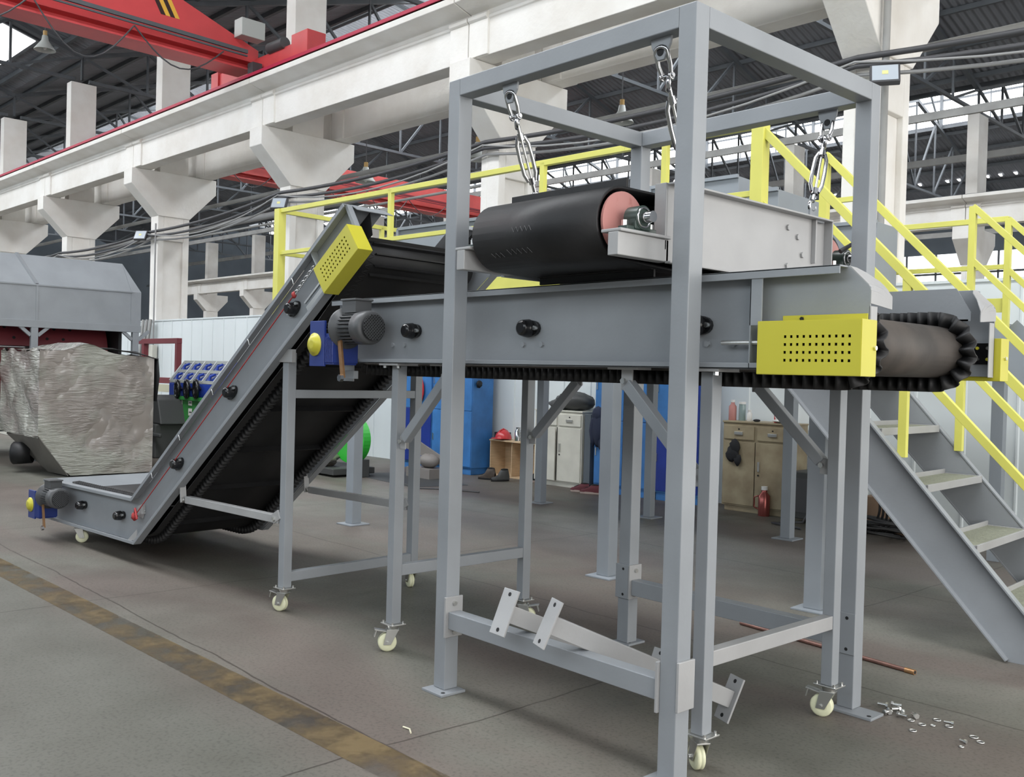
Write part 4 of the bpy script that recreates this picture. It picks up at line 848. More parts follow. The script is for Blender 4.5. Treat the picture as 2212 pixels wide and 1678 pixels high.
def rails(parent, F, pts, zoff_mid, name='railing', post_at=(), h=1.0, mt='yellow_rail', w=0.045, toe=False):
    m = MB(F)
    for a, b in zip(pts, pts[1:]):
        m.bar(a, b, w, w); m.bar((a[0], a[1], a[2] - zoff_mid), (b[0], b[1], b[2] - zoff_mid), w * 0.85, w * 0.85)
    for x, y, z0, z1 in post_at: m.box(x - w / 2, x + w / 2, y - w / 2, y + w / 2, z0, z1)
    if toe:
        for a, b in zip(pts, pts[1:]): m.bar((a[0], a[1], 2.26), (b[0], b[1], 2.26), 0.006, 0.11)
    return m.build(name, mt, parent, 0.002, each=True)
rails(pf, PF, [(-4.47, 0.02, 3.18), (0.10, 0.02, 3.20), (1.2, 0.02, 3.20)], 0.45, post_at=[(x, 0.02, 2.19, 3.20) for x in (-2.62, -0.72, 0.45)], toe=True)
rails(pf, PF, [(-4.47, 0.02, 3.18), (-4.47, 2.80, 3.18)], 0.45, post_at=[(-4.47, 1.4, 2.19, 3.18), (-4.47, 2.8, 2.19, 3.18)], toe=True)
rails(pf, PF, [(-4.47, 2.82, 3.18), (0.7, 2.82, 3.2)], 0.45, post_at=[(x, 2.82, 2.19, 3.2) for x in (-2.9, -1.4, 0)], toe=True)
for yy, xt in ((0.02, -4.47), (0.02, 1.2)):
    w = 0.09; MB(PF).box(xt - w / 2, xt + w / 2, yy - w / 2, yy + w / 2, 2.19 if xt > 0 else 1.9, 3.20).build('railing_post', 'yellow_rail', pf, 0.003)
# stair: stringers, treads, hand rails
st = thing('stairway', 'grey steel stairway with mesh treads descending to the right, yellow handrails', 'stair', (2.2, 0.45, 0), PF)
SL = math.tan(math.radians(48.2))
zs = lambda x: 1.253 - (x - 2.038) * SL          # top edge of the stringers
SW = 0.98; XA, XB = 1.2, 3.12
for sg, yy in ((-1, 0.0), (1, SW)):
    m = MB(PF); dp = 0.42
    m.prism([(XA, yy, zs(XA)), (XB, yy, zs(XB)), (XB, yy, 0.0), (XB - 0.30, yy, 0.0), (XA, yy, zs(XA) - dp)], (0, 0.006, 0))
    m.bar((XA, yy + sg * 0.02 + 0.003, zs(XA)), (XB, yy + sg * 0.02 + 0.003, zs(XB)), 0.055, 0.010); m.bar((XA, yy + sg * 0.02 + 0.003, zs(XA) - dp), (XB - 0.30, yy + sg * 0.02 + 0.003, 0.012), 0.055, 0.010)
    m.build('stringer', 'steel', st, 0.001)
mat('tread_mesh', (0.26, 0.27, 0.20), 0.55, 0, 0.25, 60, 0.5, 120)
for k in range(9):
    zt_ = 1.240 - 0.314 * (k - 2); xf = 2.075 + 0.281 * (k - 2)
    if zt_ < 0.1 or zt_ > 2.1: continue
    tr = MB(PF); tr.box(xf - 0.012, xf, 0.012, SW - 0.008, zt_ - 0.045, zt_); tr.box(xf - 0.245, xf - 0.235, 0.012, SW - 0.008, zt_ - 0.03, zt_ + 0.025); tr.box(xf - 0.24, xf, 0.012, 0.02, zt_ - 0.04, zt_); tr.box(xf - 0.24, xf, SW - 0.02, SW - 0.008, zt_ - 0.04, zt_)
    t_ = tr.build('tread', 'steel_light', st, 0.002)
    MB(PF).box(xf - 0.235, xf - 0.012, 0.02, SW - 0.02, zt_ - 0.012, zt_ - 0.004).build('tread_mesh', 'tread_mesh', t_)
for yy in (0.02, SW):
    zr = lambda x: 3.18 - (x - 1.2) * 1.035
    m = MB(PF); m.bar((1.2, yy, zr(1.2)), (3.1, yy, zr(3.1)), 0.045, 0.05); m.bar((1.2, yy, zr(1.2) - 0.475), (3.1, yy, zr(3.1) - 0.475), 0.04, 0.045)
    m.box(2.175, 2.225, yy - 0.02, yy + 0.02, zs(2.2) + 0.004, zr(2.2)); m.box(3.0, 3.05, yy - 0.02, yy + 0.02, max(0.02, zs(3.02)), zr(3.02))
    m.box(1.17, 1.23, yy - 0.03, yy + 0.03, 2.2, zr(1.2))
    m.build('handrail', 'yellow_rail', st, 0.002, each=True)
# second, higher walkway further back on the right
wk = thing('rear_walkway', 'yellow railed walkway and stair behind the main stair at the right edge', 'platform', (1.6, 3.0, 0), PF)
p0 = at(1925, 497, PF, y=3.0); p1_ = at(2180, 470, PF, y=3.0); zt0 = (p0.z + p1_.z) / 2
m = MB(PF); m.bar((p0.x - 1.5, 3.0, zt0), (p1_.x, 3.0, zt0), 0.045, 0.045); m.bar((p0.x - 1.5, 3.0, zt0 - 0.40), (p1_.x, 3.0, zt0 - 0.40), 0.04, 0.04)
p2 = at(2103, 446, PF, y=2.3)
for xq, yq, zq in ((p2.x, 2.3, p2.z), (p1_.x, 3.0, zt0)):
    m.box(xq - 0.025, xq + 0.025, yq - 0.025, yq + 0.025, 2.0, zq)
    for dz in (0, -0.42): m.bar((xq, yq, zq + dz), (xq + 2.2, yq, zq + dz - 2.2 * 1.0), 0.045, 0.045)
m.bar((p1_.x - 0.5, 3.0, 2.2), (p1_.x + 0.02, 3.0, 2.2), 0.006, 0.12)
m.build('railing', 'yellow_rail', wk, 0.002, each=True)
sr = MB(PF)
for yq, xq in ((2.3, p2.x), (3.0, p1_.x)):
    sr.bar((xq, yq + 0.04, 2.0), (xq + 1.9, yq + 0.04, 0.1), 0.006, 0.22)
sr.box(-0.5, p1_.x, 2.95, 3.7, 1.95, 2.05)
sr.build('stringer', 'steel_platform', wk, 0.002, each=True)
for x_, y_ in ((p1_.x - 0.1, 3.2), (0.3, 3.4)): MB(PF).box(x_ - 0.05, x_ + 0.05, y_, y_ + 0.1, 0, 1.95).build('post', 'steel_platform', wk, 0.003)
# grey housings standing on the platform
def housing(c, label, slant=False):
    (x0, x1, y0, y1, z0, z1) = c; t = thing('machine_housing', label, 'machine housing', ((x0 + x1) / 2, (y0 + y1) / 2, z0), PF)
    if slant: MB(PF).prism([(x0, y0, z0), (x1 - 0.35, y0, z0), (x1, y0, z0 + 0.3), (x1, y0, z1), (x0, y0, z1)], (0, y1 - y0, 0)).build('sheet_body', 'steel_platform', t, 0.004)
    else: MB(PF).box(x0, x1, y0, y1, z0, z1).build('sheet_body', 'steel_platform', t, 0.004)
    f = MB(PF)
    for z in (z0, z1): f.bar((x0, y0 - 0.01, z), (x1 - (0.35 if slant and z == z0 else 0), y0 - 0.01, z), 0.03, 0.03)
    f.bar((x0, y0 - 0.01, z0), (x0, y0 - 0.01, z1), 0.03, 0.03); f.build('edge_frame', 'steel_platform', t)
    return t
a = at(862, 490, PF, y=0.7); b = at(1040, 478, PF, y=0.7); c = at(866, 550, PF, y=0.7)
housing((a.x, b.x + 0.05, 0.7, 1.9, 2.2, (a.z + b.z) / 2), 'grey sheet metal housing on the platform between the conveyor head and the gantry', True)
a = at(1528, 385, PF, y=1.6); b = at(1596, 380, PF, y=1.6); housing((a.x - 0.6, b.x, 1.6, 2.3, 2.2, b.z), 'low grey box on the platform just right of the nearest gantry post')
a = at(1600, 400, PF, y=1.2); b = at(1682, 408, PF, y=1.2); housing((b.x - 0.25, b.x, 1.2, 1.9, 2.2, b.z), 'narrow grey box beside the top of the stair')
a = at(1790, 470, PF, y=2.4); b = at(1895, 478, PF, y=2.4); b2 = at(1925, 482, PF, y=2.8); housing((a.x - 0.3, b.x, 2.4, 2.85, 1.9, b.z), 'grey housing behind the right gantry post')
# ================================================================== LOOSE STEEL ON THE FLOOR
def loose_beam(a, b, label, plates, w=0.05, h=0.075):
    a = Vector(a); b = Vector(b); d = (b - a).normalized(); t = thing('loose_bracket_beam', label, 'steel beam', a, ID, None)
    MB().bar(a, b, w, h).build('bar', 'steel_light', t, 0.002)
    side = d.cross(Vector((0, 0, 1))).normalized(); up = side.cross(d)
    for P, s in plates:
        P = Vector(P); e = MB(); v = [P + side * (-0.05) - up * 0.10, P + side * 0.05 - up * 0.10, P + side * 0.05 + up * 0.10, P - side * 0.05 + up * 0.10]
        e.prism(v, d * 0.010 * s); pl = e.build('end_plate', 'steel_light', t, 0.002)
        q = MB()
        for k in (-0.078, 0.078): c_ = P + up * k; q.cyl(c_ - d * 0.001 * s, c_ + d * 0.0115 * s, 0.009, 12); q.cyl(c_ - d * 0.0015 * s, c_ + d * 0.0005, 0.0092, 12)
        q.build('bolt_hole', 'dark', pl, each=True)
    return t
b1a = Vector((-3.02, 2.76, 0.485)); b1b = Vector((-2.95, 3.70, 0.085))
b2a = Vector((-2.735, 2.74, 0.50)); b2b = Vector((-2.43, 3.56, 0.11))
loose_beam(b1a, b1b, 'loose grey bar leaning on the near lower brace, the one nearer the conveyor motor', [(b1a, -1), (b1b, 1)])
loose_beam(b2a, b2b, 'loose grey bar leaning on the near lower brace, its far end plate beside the caster leg', [(b2a, -1), (b2b, 1)])
pa = at(1600, 1345, z=0.012); pb = at(1975, 1452, z=0.012)
cp = thing('copper_pipe', 'thin copper pipe lying on the floor behind the right gantry post', 'pipe', pa)
MB().cyl(pa, pb, 0.012, 12).build('pipe', 'copper', cp); d_ = (pb - pa).normalized(); MB().cyl(pb - d_ * 0.05, pb + d_ * 0.004, 0.0145, 12).build('pipe_end', 'brass', cp); MB().cyl(pb + d_ * 0.003, pb + d_ * 0.005, 0.009, 12).build('bore', 'dark', cp)
# scattered fasteners
def hexbolt(p, yaw, L, r, label, pitch=0.0, name='hex_bolt'):
    F = Matrix.Translation((p[0], p[1], r * 1.0 + p[2])) @ Matrix.Rotation(yaw, 4, 'Z') @ Matrix.Rotation(pitch, 4, 'Y')
    t = thing(name, label, 'bolt', (0, 0, 0), F, 'loose bolts on the floor')
    MB(F).cyl((0, 0, 0), (0.010, 0, 0), r, 6, smooth=False).build('head', 'zinc', t, 0.0006); MB(F).cyl((0.010, 0, 0), (L, 0, 0), r * 0.58, 12).build('shank', 'zinc', t)
heap = [((1909, 1538), 1.2, 'bolt standing nearest the post foot in the heap'), ((1925, 1527), 0.3, 'bright bolt on top of the heap'), ((1922, 1538), 2.2, 'dull bolt in the middle of the heap'), ((1938, 1541), 0.05, 'bolt lying flat at the front of the heap'), ((1944, 1530), 4.2, 'bolt at the right side of the heap'), ((1950, 1536), 5.2, 'bolt with its head turned right at the heap edge'), ((1918, 1523), 3.4, 'darker bolt at the back of the heap')]
for (px, py), yw, lb in heap:
    p = at(px, py, z=0.014); hexbolt((p.x, p.y, 0.001 if 'top' not in lb else 0.018), yw, 0.045, 0.0125, 'zinc ' + lb + ' beside the right gantry foot')
p = at(1981, 1549, z=0.01); hexbolt((p.x + 0.0, p.y, 0), 2.6, 0.035, 0.0135, 'single zinc bolt lying just right of the bolt heap')
p = at(2088, 1604, z=0.006); hexbolt((p.x, p.y, 0), 3.0, 0.03, 0.009, 'small bright screw lying farthest right among the washers')
p = at(2060, 1563, z=0.006); hexbolt((p.x, p.y, 0), 3.4, 0.04, 0.008, 'pale screw beside a washer right of the heap')
for px, py, r, lb in ((1968, 1556, .013, 'washer nearest the bolt heap'), (1992, 1565, .014, 'washer just below the single bolt'), (2024, 1555, .015, 'washer upper right of the single bolt'), (2015, 1567, .009, 'small ring between two washers'), (1972, 1578, .014, 'washer lowest of those near the heap'), (2050, 1569, .015, 'washer touching the pale screw'), (2104, 1592, .016, 'washer at the right edge of the scatter'), (2118, 1603, .014, 'thick washer farthest right'), (2077, 1613, .008, 'tiny ring below the bright screw')):
    p = at(px, py, z=0.002); tag(MB().torus((p.x, p.y, 0.003), (0, 0, 1), r, 0.003, 24, 6).build('washer', 'zinc'), 'steel ' + lb, 'washer', 'loose washers on the floor')
p = at(885, 1576, z=0.002); tag(MB().tube([(p.x - 0.04, p.y - 0.005, 0.004), (p.x, p.y, 0.005), (p.x + 0.035, p.y - 0.02, 0.004)], 0.004, 6).build('cable_tie_offcut', 'cream'), 'small pale offcut lying on the floor in the foreground', 'offcut')
# ================================================================== THINGS ALONG THE PARTITION WALL
def locker(x0, x1, y0, y1, h, upper, lower, label, F=ID, group='blue steel lockers'):
    t = thing('steel_locker', label, 'locker', ((x0 + x1) / 2, (y0 + y1) / 2, 0), F, group)
    MB(F).box(x0, x1, y0 + 0.012, y1, 0.10, h).box(x0 + 0.02, x1 - 0.02, y0 + 0.03, y1, 0, 0.10).build('body', 'blue_locker', t, 0.004)
    nd = 2; wd = (x1 - x0) / nd
    for i in range(nd):
        for (z0, z1, mt) in ((0.12, h * 0.51, lower[i]), (h * 0.515, h - 0.02, upper[i])):
            d = MB(F).box(x0 + i * wd + 0.008, x0 + (i + 1) * wd - 0.008, y0, y0 + 0.014, z0, z1).build('door', mt, t, 0.003)
            MB(F).box(x0 + i * wd + 0.03, x0 + i * wd + 0.045, y0 - 0.012, y0, (z0 + z1) / 2 - 0.05, (z0 + z1) / 2 + 0.05).build('handle', 'zinc', d)
    return t
lk = Matrix.Translation((-11.7, 9.05, 0)) @ Matrix.Rotation(math.radians(5), 4, 'Z')
locker(-0.92, -0.02, 0, 0.45, 1.85, ('blue_locker', 'blue_locker'), ('blue_locker_deep', 'blue_locker_deep'), 'blue steel locker with deep blue lower doors left of the boots', lk)
locker(0.0, 0.86, 0, 0.45, 1.85, ('blue_locker', 'blue_locker'), ('blue_locker', 'blue_locker'), 'lighter blue steel locker standing directly left of the boots', lk)
r_ = MB(lk)
for k, x in enumerate((-0.42, -0.35, -0.28, -0.22)): r_.ball((x, -0.03, 1.20 + 0.03 * (k % 2)), 0.055, 0.02, 0.16, jit=0.1)
tag(r_.build('red_cloth', 'cloth_red'), 'red cloth hanging on the blue locker doors', 'cloth')
tp = MB(lk)
for z in (1.52, 1.35): tp.ball((0.90, 0.1, z), 0.04, 0.05, 0.05, jit=0.3)
tag(tp.build('hung_gloves', 'cloth_black'), 'dark gloves stuck to the side of the lighter blue locker', 'gloves')
# shelf, helmet, boots
sx, sy = -10.75, 9.42
sh = thing('plywood_shelf', 'open plywood shelf box on the floor right of the blue lockers', 'shelf', (sx + 0.5, sy + 0.15, 0))
for b in ((sx, sx + 0.018, sy, sy + 0.3, 0, 0.52), (sx + 0.95, sx + 0.968, sy, sy + 0.3, 0, 0.52), (sx + 0.45, sx + 0.462, sy + 0.02, sy + 0.3, 0.02, 0.50)): MB().box(*b).build('side_board', 'plywood', sh, 0.002)
MB().box(sx - 0.01, sx + 0.98, sy - 0.01, sy + 0.3, 0.52, 0.54).build('top_board', 'plywood', sh, 0.002); MB().box(sx, sx + 0.968, sy, sy + 0.3, 0.0, 0.02).build('bottom_board', 'plywood', sh, 0.002); MB().box(sx, sx + 0.968, sy + 0.29, sy + 0.3, 0.02, 0.52).build('back_board', 'plywood', sh)
hx, hy, hz = -10.55, 9.50, 0.545
he = thing('safety_helmet', 'red safety helmet lying on the plywood shelf', 'helmet', (hx, hy, hz))
hm = MB()
P = [(0, 0.128)] + [(0.135 * math.sin(a), 0.125 * math.cos(a)) for a in [0.15, 0.35, 0.6, 0.85, 1.1, 1.3, 1.45]]
hm.lathe((hx, hy, hz + 0.01), (hx, hy, hz + 0.2), [(a, b) for a, b in P] + [(0.1385, 0.004)], 24); hm.build('shell', 'helmet_red', he)
MB().prism([(hx - 0.13, hy - 0.13, hz + 0.01), (hx + 0.10, hy - 0.15, hz + 0.01), (hx + 0.13, hy - 0.05, hz + 0.02), (hx - 0.14, hy - 0.02, hz + 0.02)], (0, 0, 0.008)).build('peak', 'helmet_red', he); MB().tube([(hx, hy - 0.11, hz + 0.05), (hx, hy - 0.07, hz + 0.13), (hx, hy, hz + 0.155), (hx, hy + 0.08, hz + 0.12)], 0.012, 8).build('ridge', 'helmet_red', he)
md = thing('steel_mug', 'dull metal jug beside the red helmet on the shelf', 'jug', (-10.25, 9.52, 0.54)); MB().lathe((-10.25, 9.52, 0.54), (-10.25, 9.52, 0.74), [(0, .05), (.14, .05), (.17, .03), (.2, .035)], 16).build('body', 'chrome', md); MB().torus((-10.19, 9.52, 0.63), (0, 1, 0), 0.035, 0.006).build('handle', 'chrome', md)
tag(MB().box(-10.82, -10.62, 9.56, 9.72, 0.542, 0.64).build('black_box', 'cloth_black', bev=0.004), 'small black box behind the red helmet', 'box')
def shoe(x, y, yaw, up, soleM, label, high=0.12, L=0.29):
    F = Matrix.Translation((x, y, 0)) @ Matrix.Rotation(yaw, 4, 'Z'); t = thing('shoe', label, 'shoe', (0, 0, 0), F, 'work shoes on the floor')
    out = [(L * 0.5 * math.cos(a), 0.048 * math.sin(a) * (1.0 + 0.12 * math.cos(a))) for a in [math.tau * i / 20 for i in range(20)]]
    MB(F).prism([(a, b, 0) for a, b in out], (0, 0, 0.028)).build('sole', soleM, t, 0.004)
    m = MB(F); secs = [(-L * .46, .03, .10), (-L * .40, .040, high), (-L * .2, .042, high), (-L * .02, .042, high * .92), (L * .12, .042, .085), (L * .28, .044, .065), (L * .42, .036, .055), (L * .485, .018, .04)]
    vs = []; n = 12
    for X_, w_, z_ in secs:
        for i in range(n): a = math.pi * i / (n - 1); vs.append((X_, w_ * math.cos(a), 0.026 + (z_ - 0.026) * math.sin(a) ** 0.6 if 0 < i < n - 1 else 0.024))
    fs = [(j*n+i, j*n+i+1, (j+1)*n+i+1, (j+1)*n+i) for j in range(len(secs) - 1) for i in range(n - 1)] + [tuple(range(n)), tuple(range((len(secs) - 1) * n, len(secs) * n))[::-1]]
    m.add(vs, fs, True); m.build('upper', up, t)
    c = MB(F); c.ball((-L * .22, 0, high - 0.004), 0.06, 0.028, 0.012); c.build('opening', 'dark', t)
    l = MB(F)
    for k in range(4): xk = L * (0.0 + 0.07 * k); l.bar((xk, -0.028, 0.098 - 0.009 * k), (xk + 0.015, 0.028, 0.098 - 0.009 * k), 0.006)
    l.build('laces', 'cable', t)
shoe(-10.32, 9.0, math.radians(200), 'leather', 'rubber', 'brown work boot on the floor in front of the shelf, left boot of the pair', 0.17)
shoe(-10.06, 9.02, math.radians(255), 'cloth_grey', 'rubber', 'dark work boot with its toe turned forward, right boot of the pair', 0.17)
shoe(-8.60, 9.12, math.radians(195), 'shoe_red', 'sole', 'maroon trainer with pale sole by the white cabinet, left of the two')
shoe(-8.40, 9.10, math.radians(205), 'shoe_red', 'sole', 'maroon trainer with pale sole nearest the second blue locker')
shoe(-9.75, 9.35, math.radians(230), 'cloth_black', 'sole', 'black shoe half hidden behind the platform post')
# cabinets
def cabinet(F, W, D, H, mt, label, ajar, name='steel_cabinet'):
    t = thing(name, label, 'cabinet', (W / 2, D / 2, 0), F)
    MB(F).box(0, W, 0.014, D, 0.06, H).box(0.03, W - 0.03, 0.03, D, 0, 0.06).box(-0.008, W + 0.008, 0, D, H, H + 0.02).build('body', mt, t, 0.003)
    for i in range(2):
        d = MB(F).box(i * W / 2 + 0.02, (i + 1) * W / 2 - 0.02, -0.002, 0.014, H - 0.19, H - 0.035).build('drawer', mt, t, 0.003)
        c = (i + 0.5) * W / 2; MB(F).box(c - 0.055, c + 0.055, -0.018, -0.002, H - 0.135, H - 0.100).build('label_handle', 'zinc', d, 0.002); MB(F).cyl((c, -0.002, H - 0.07), (c, -0.008, H - 0.07), 0.009, 10).build('lock', 'dark', d)
        a = ajar[i]; G = F @ Matrix.Translation((0.015 if i == 0 else W - 0.015, 0.0, 0)) @ Matrix.Rotation(-a if i == 0 else a, 4, 'Z'); w_ = W / 2 - 0.022; s = 1 if i == 0 else -1
        d = MB(G).box(0, s * w_, 0.0, 0.014, 0.08, H - 0.215).build('door', mt, t, 0.003)
        if i == 1: MB(G).box(s * (w_ - 0.035), s * (w_ - 0.06), -0.012, 0, H * 0.47, H * 0.58).build('handle', 'zinc', d, 0.002); MB(G).cyl((s * (w_ - 0.045), 0, H * 0.43), (s * (w_ - 0.045), -0.008, H * 0.43), 0.010, 10).build('lock', 'dark', d)
    g_ = MB(F).box(W / 2 - 0.022, W / 2 + 0.022, 0.010, 0.0145, 0.08, H - 0.215).build('door_gap', 'dark', t)
    return t
wc = at(1158, 1040, z=0); Fw = Matrix.Translation((-9.66, 9.28, 0)) @ Matrix.Rotation(math.radians(3), 4, 'Z')
cabinet(Fw, 0.86, 0.42, 1.02, 'cabinet_white', 'off-white steel cabinet with a dark gap between its doors, black bag on top', (0.10, 0.02))
bg_ = MB(Fw); bg_.ball((0.55, 0.2, 1.16), 0.32, 0.18, 0.13, 20, 12, 0.10); bg_.ball((0.35, 0.18, 1.115), 0.22, 0.15, 0.08, 16, 10, 0.1)
tag(bg_.build('crumpled_bag', 'cloth_grey'), 'crumpled dark bag lying on the off-white cabinet', 'bag')
tag(MB(Fw).box(0.895, 1.0, 0.02, 0.40, 0, 1.0).build('dark_side_stand_in', 'sheet_wall'), 'added dark board standing in for the dark right side of the off-white cabinet', 'board')  # added board, stands in for the dark side of the cabinet itself
Fb = Matrix.Translation((-8.55, 9.30, 0)) @ Matrix.Rotation(math.radians(3), 4, 'Z')
locker(0, 0.95, 0, 0.36, 1.85, ('blue_locker', 'blue_locker'), ('blue_locker', 'blue_locker'), 'blue steel locker right of the off-white cabinet with a navy jacket hung on it', Fb)
locker(0.97, 1.62, 0, 0.36, 1.85, ('blue_locker', 'blue_locker_deep'), ('blue_locker_deep', 'blue_locker_deep'), 'deep blue locker almost hidden by the gantry posts', Fb)
jk = MB(Fb); jk.ball((0.10, -0.05, 1.02), 0.09, 0.05, 0.10, jit=0.1); jk.ball((0.11, -0.05, 0.85), 0.12, 0.05, 0.24, 14, 10, 0.12); jk.ball((0.02, -0.05, 0.80), 0.05, 0.04, 0.2, jit=0.12); jk.ball((0.17, -0.05, 0.68), 0.07, 0.04, 0.12, jit=0.12)
tag(jk.build('hanging_jacket', 'cloth_navy'), 'navy jacket hanging on the blue locker beside the off-white cabinet', 'jacket')
Ft = Matrix.Translation((-6.60, 9.39, 0)) @ Matrix.Rotation(math.radians(3), 4, 'Z')
cabinet(Ft, 0.86, 0.40, 1.02, 'cabinet_tan', 'worn tan steel cabinet with rust stains, black rag on its left door', (0.0, 0.02))
rg = MB(Ft); rg.ball((0.18, -0.03, 0.74), 0.07, 0.025, 0.09, jit=0.15); rg.ball((0.15, -0.03, 0.66), 0.08, 0.025, 0.09, jit=0.18); rg.ball((0.22, -0.03, 0.60), 0.05, 0.02, 0.07, jit=0.2)
tag(rg.build('black_rag', 'cloth_black'), 'black rag hanging on the left door of the tan cabinet', 'rag')
def bottle(F, x, y, z, h, r, m, label, name='bottle', cap='white_plastic', neck=0.5):
    t = thing(name, label, 'bottle', (x, y, z), F)
    MB(F).lathe((x, y, z), (x, y, z + h), [(0, r * .96), (h * .02, r), (h * .68, r), (h * .80, r * neck), (h * .9, r * neck)], 20).build('body', m, t)
    MB(F).cyl((x, y, z + h * .88), (x, y, z + h), r * neck * 1.1, 16).build('cap', cap, t); return t
tf = bottle(ID, -6.00, 9.36, 0, 0.33, 0.065, 'thermos', 'maroon thermos flask on the floor in front of the tan cabinet', 'thermos_flask')
MB().tube([(-6.07, 9.35, 0.22), (-6.115, 9.34, 0.20), (-6.115, 9.34, 0.09), (-6.07, 9.35, 0.07)], 0.009, 8).build('handle', 'thermos', tf)
bottle(Ft, 0.03, 0.15, 1.04, 0.24, 0.045, 'primer_red', 'reddish bottle at the left end on top of the tan cabinet')
bottle(Ft, 0.14, 0.18, 1.04, 0.22, 0.04, 'bottle_glass', 'greenish glass bottle on the tan cabinet', neck=0.95)
bottle(Ft, 0.25, 0.16, 1.04, 0.13, 0.03, 'white_plastic', 'short pale bottle on the tan cabinet', neck=0.6)
cp_ = MB(Ft); cp_.ball((0.70, 0.15, 1.09), 0.11, 0.09, 0.05, jit=0.1); cp_.ball((0.70, 0.12, 1.065), 0.13, 0.1, 0.02); tag(cp_.build('cloth_cap', 'white_plastic'), 'crumpled white cap on the right of the tan cabinet top', 'cap')
tag(MB(Ft).cyl((0.60, 0.2, 1.04), (0.60, 0.2, 1.15), 0.05, 16).build('red_tin', 'cloth_red'), 'red tin behind the white cap', 'tin'); tag(MB(Ft).ball((0.38, 0.1, 1.055), 0.045, 0.03, 0.016).build('dark_lump', 'cloth_black'), 'small dark object on the tan cabinet top', 'tool')
# cable coil and carton under the stair
cx_, cy_ = -4.55, 9.30
cb = MB().box(cx_ - 0.28, cx_ + 0.28, cy_ + 0.05, cy_ + 0.33, 0, 0.36); tag(cb.build('carton', 'cardboard', bev=0.01), 'brown carton behind the black hoses under the stair', 'carton')
hs = MB()
for i in range(9): hs.torus((cx_ - 0.1 + 0.04 * i, cy_ - 0.33 + 0.02 * (i % 3), 0.03 + 0.018 * i), (0.1 * (i % 3 - 1), 0.15, 1), 0.30 + 0.015 * (i % 4), 0.014, 36, 6)
for i in range(4): hs.torus((cx_ + 0.02 * i - 0.2, cy_ - 0.14, 0.30), (0.35, 1, 0.1 * i), 0.26 + 0.02 * i, 0.012, 36, 6)
tag(hs.build('hose_coil', 'rubber_matt'), 'tangled coil of black hoses on the floor under the stair', 'hose')
mc = thing('welding_machine', 'dark machine box beside the hose coil behind the right gantry post', 'machine', (-5.35, 9.4, 0)); MB().box(-5.6, -5.1, 9.2, 9.7, 0.05, 0.55).build('casing', 'cloth_grey', mc, 0.01); MB().box(-5.55, -5.15, 9.19, 9.2, 0.12, 0.48).build('front_panel', 'cable', mc)
tag(MB().tube([(-5.15, 9.15, 0.95), (-5.15, 9.1, 0.6), (-5.2, 9.08, 0.3), (-5.3, 9.0, 0.05), (-5.6, 8.9, 0.015), (-5.2, 8.8, 0.015)], 0.012, 8).build('hanging_cable', 'cable'), 'black cable hanging down to the floor behind the right gantry post', 'cable')
tag(MB().tube([(-10.4, 7.6, 0.008), (-9.9, 7.5, 0.008), (-9.6, 7.75, 0.008), (-9.2, 7.9, 0.008)], 0.010, 6).build('floor_cable', 'cable'), 'thin black cable on the floor in front of the blue lockers', 'cable')
tag(MB().prism([(-11.9, 7.7, 0), (-10.1, 7.5, 0), (-9.9, 8.3, 0), (-11.6, 8.7, 0)], (0, 0, 0.004)).build('floor_sheet', 'cloth_grey'), 'thin dark sheet lying on the floor near the green guard', 'sheet')
# ================================================================== LEFT SIDE MACHINES
# grey enclosure of a screening machine
HX = -15.6
sc = thing('screening_machine', 'long grey sheet metal enclosure with sloped hood and dark red drum inside', 'screening machine', (HX - 1, 5, 0))
ys0, ys1 = 2.6, 6.05
xs_top = lambda z: HX - max(0, (z - 2.67)) * 0.9
hd_ = MB(); hd_.prism([(HX, ys0, 2.12), (HX, ys0, 2.67), (HX - 0.42, ys0, 3.15), (HX - 2.0, ys0, 3.15), (HX - 2.42, ys0, 2.67), (HX - 2.42, ys0, 2.12)], (0, 3.30, 0)); hd_.build('hood', 'steel', sc, 0.004)
hd_ = MB(); hd_.add([(HX, 5.90, 2.12), (HX, 6.06, 2.12), (HX, 6.06, 2.67), (HX, 5.90, 2.67), (HX - 0.42, 5.90, 3.15)], [(0, 1, 2, 3), (3, 2, 4)]); hd_.build('hood_end', 'steel', sc, solid=0.004)
fr = MB(); fr.box(HX - 0.02, HX + 0.05, ys0, ys1, 2.02, 2.13); fr.box(HX - 2.45, HX - 2.38, ys0, ys1, 2.02, 2.13)
for y_ in (4.45, 5.97, 2.9): fr.box(HX - 0.03, HX + 0.048, y_ - 0.05, y_ + 0.05, 0, 2.02); fr.bar((HX + 0.01, y_ - 0.05, 1.90), (HX + 0.01, y_ - 0.22, 2.05), 0.05, 0.05); fr.bar((HX + 0.01, y_ + 0.05, 1.90), (HX + 0.01, y_ + 0.22, 2.05), 0.05, 0.05)
fr.build('frame_bar', 'steel', sc, 0.003, each=True)
ri = MB(); ri.box(HX - 0.01, HX + 0.012, 4.47, 4.50, 2.12, 2.68); ri.bar((HX + 0.0, 4.48, 2.68), (HX - 0.42, 4.30, 3.16), 0.05, 0.03); ri.box(HX - 0.01, HX + 0.015, ys0, 5.92, 2.655, 2.675); ri.build('seam_strip', 'steel', sc, each=True)
dr = MB(); dr.cyl((HX - 1.2, ys0, 1.60), (HX - 1.2, 5.7, 1.60), 0.78, 48, cap=True); dr.build('drum', 'dark_red', sc)
hl = MB()
for i in range(9):
    for j in range(4): a = math.radians(-6 + j * 13); y_ = 3.1 + i * 0.24 + (0.12 if j % 2 else 0); hl.cyl((HX - 1.2 + 0.775 * math.cos(a), y_, 1.60 + 0.775 * math.sin(a)), (HX - 1.2 + 0.785 * math.cos(a), y_, 1.60 + 0.785 * math.sin(a)), 0.024, 10)
hl.build('drum_hole', 'dark', sc, each=True)
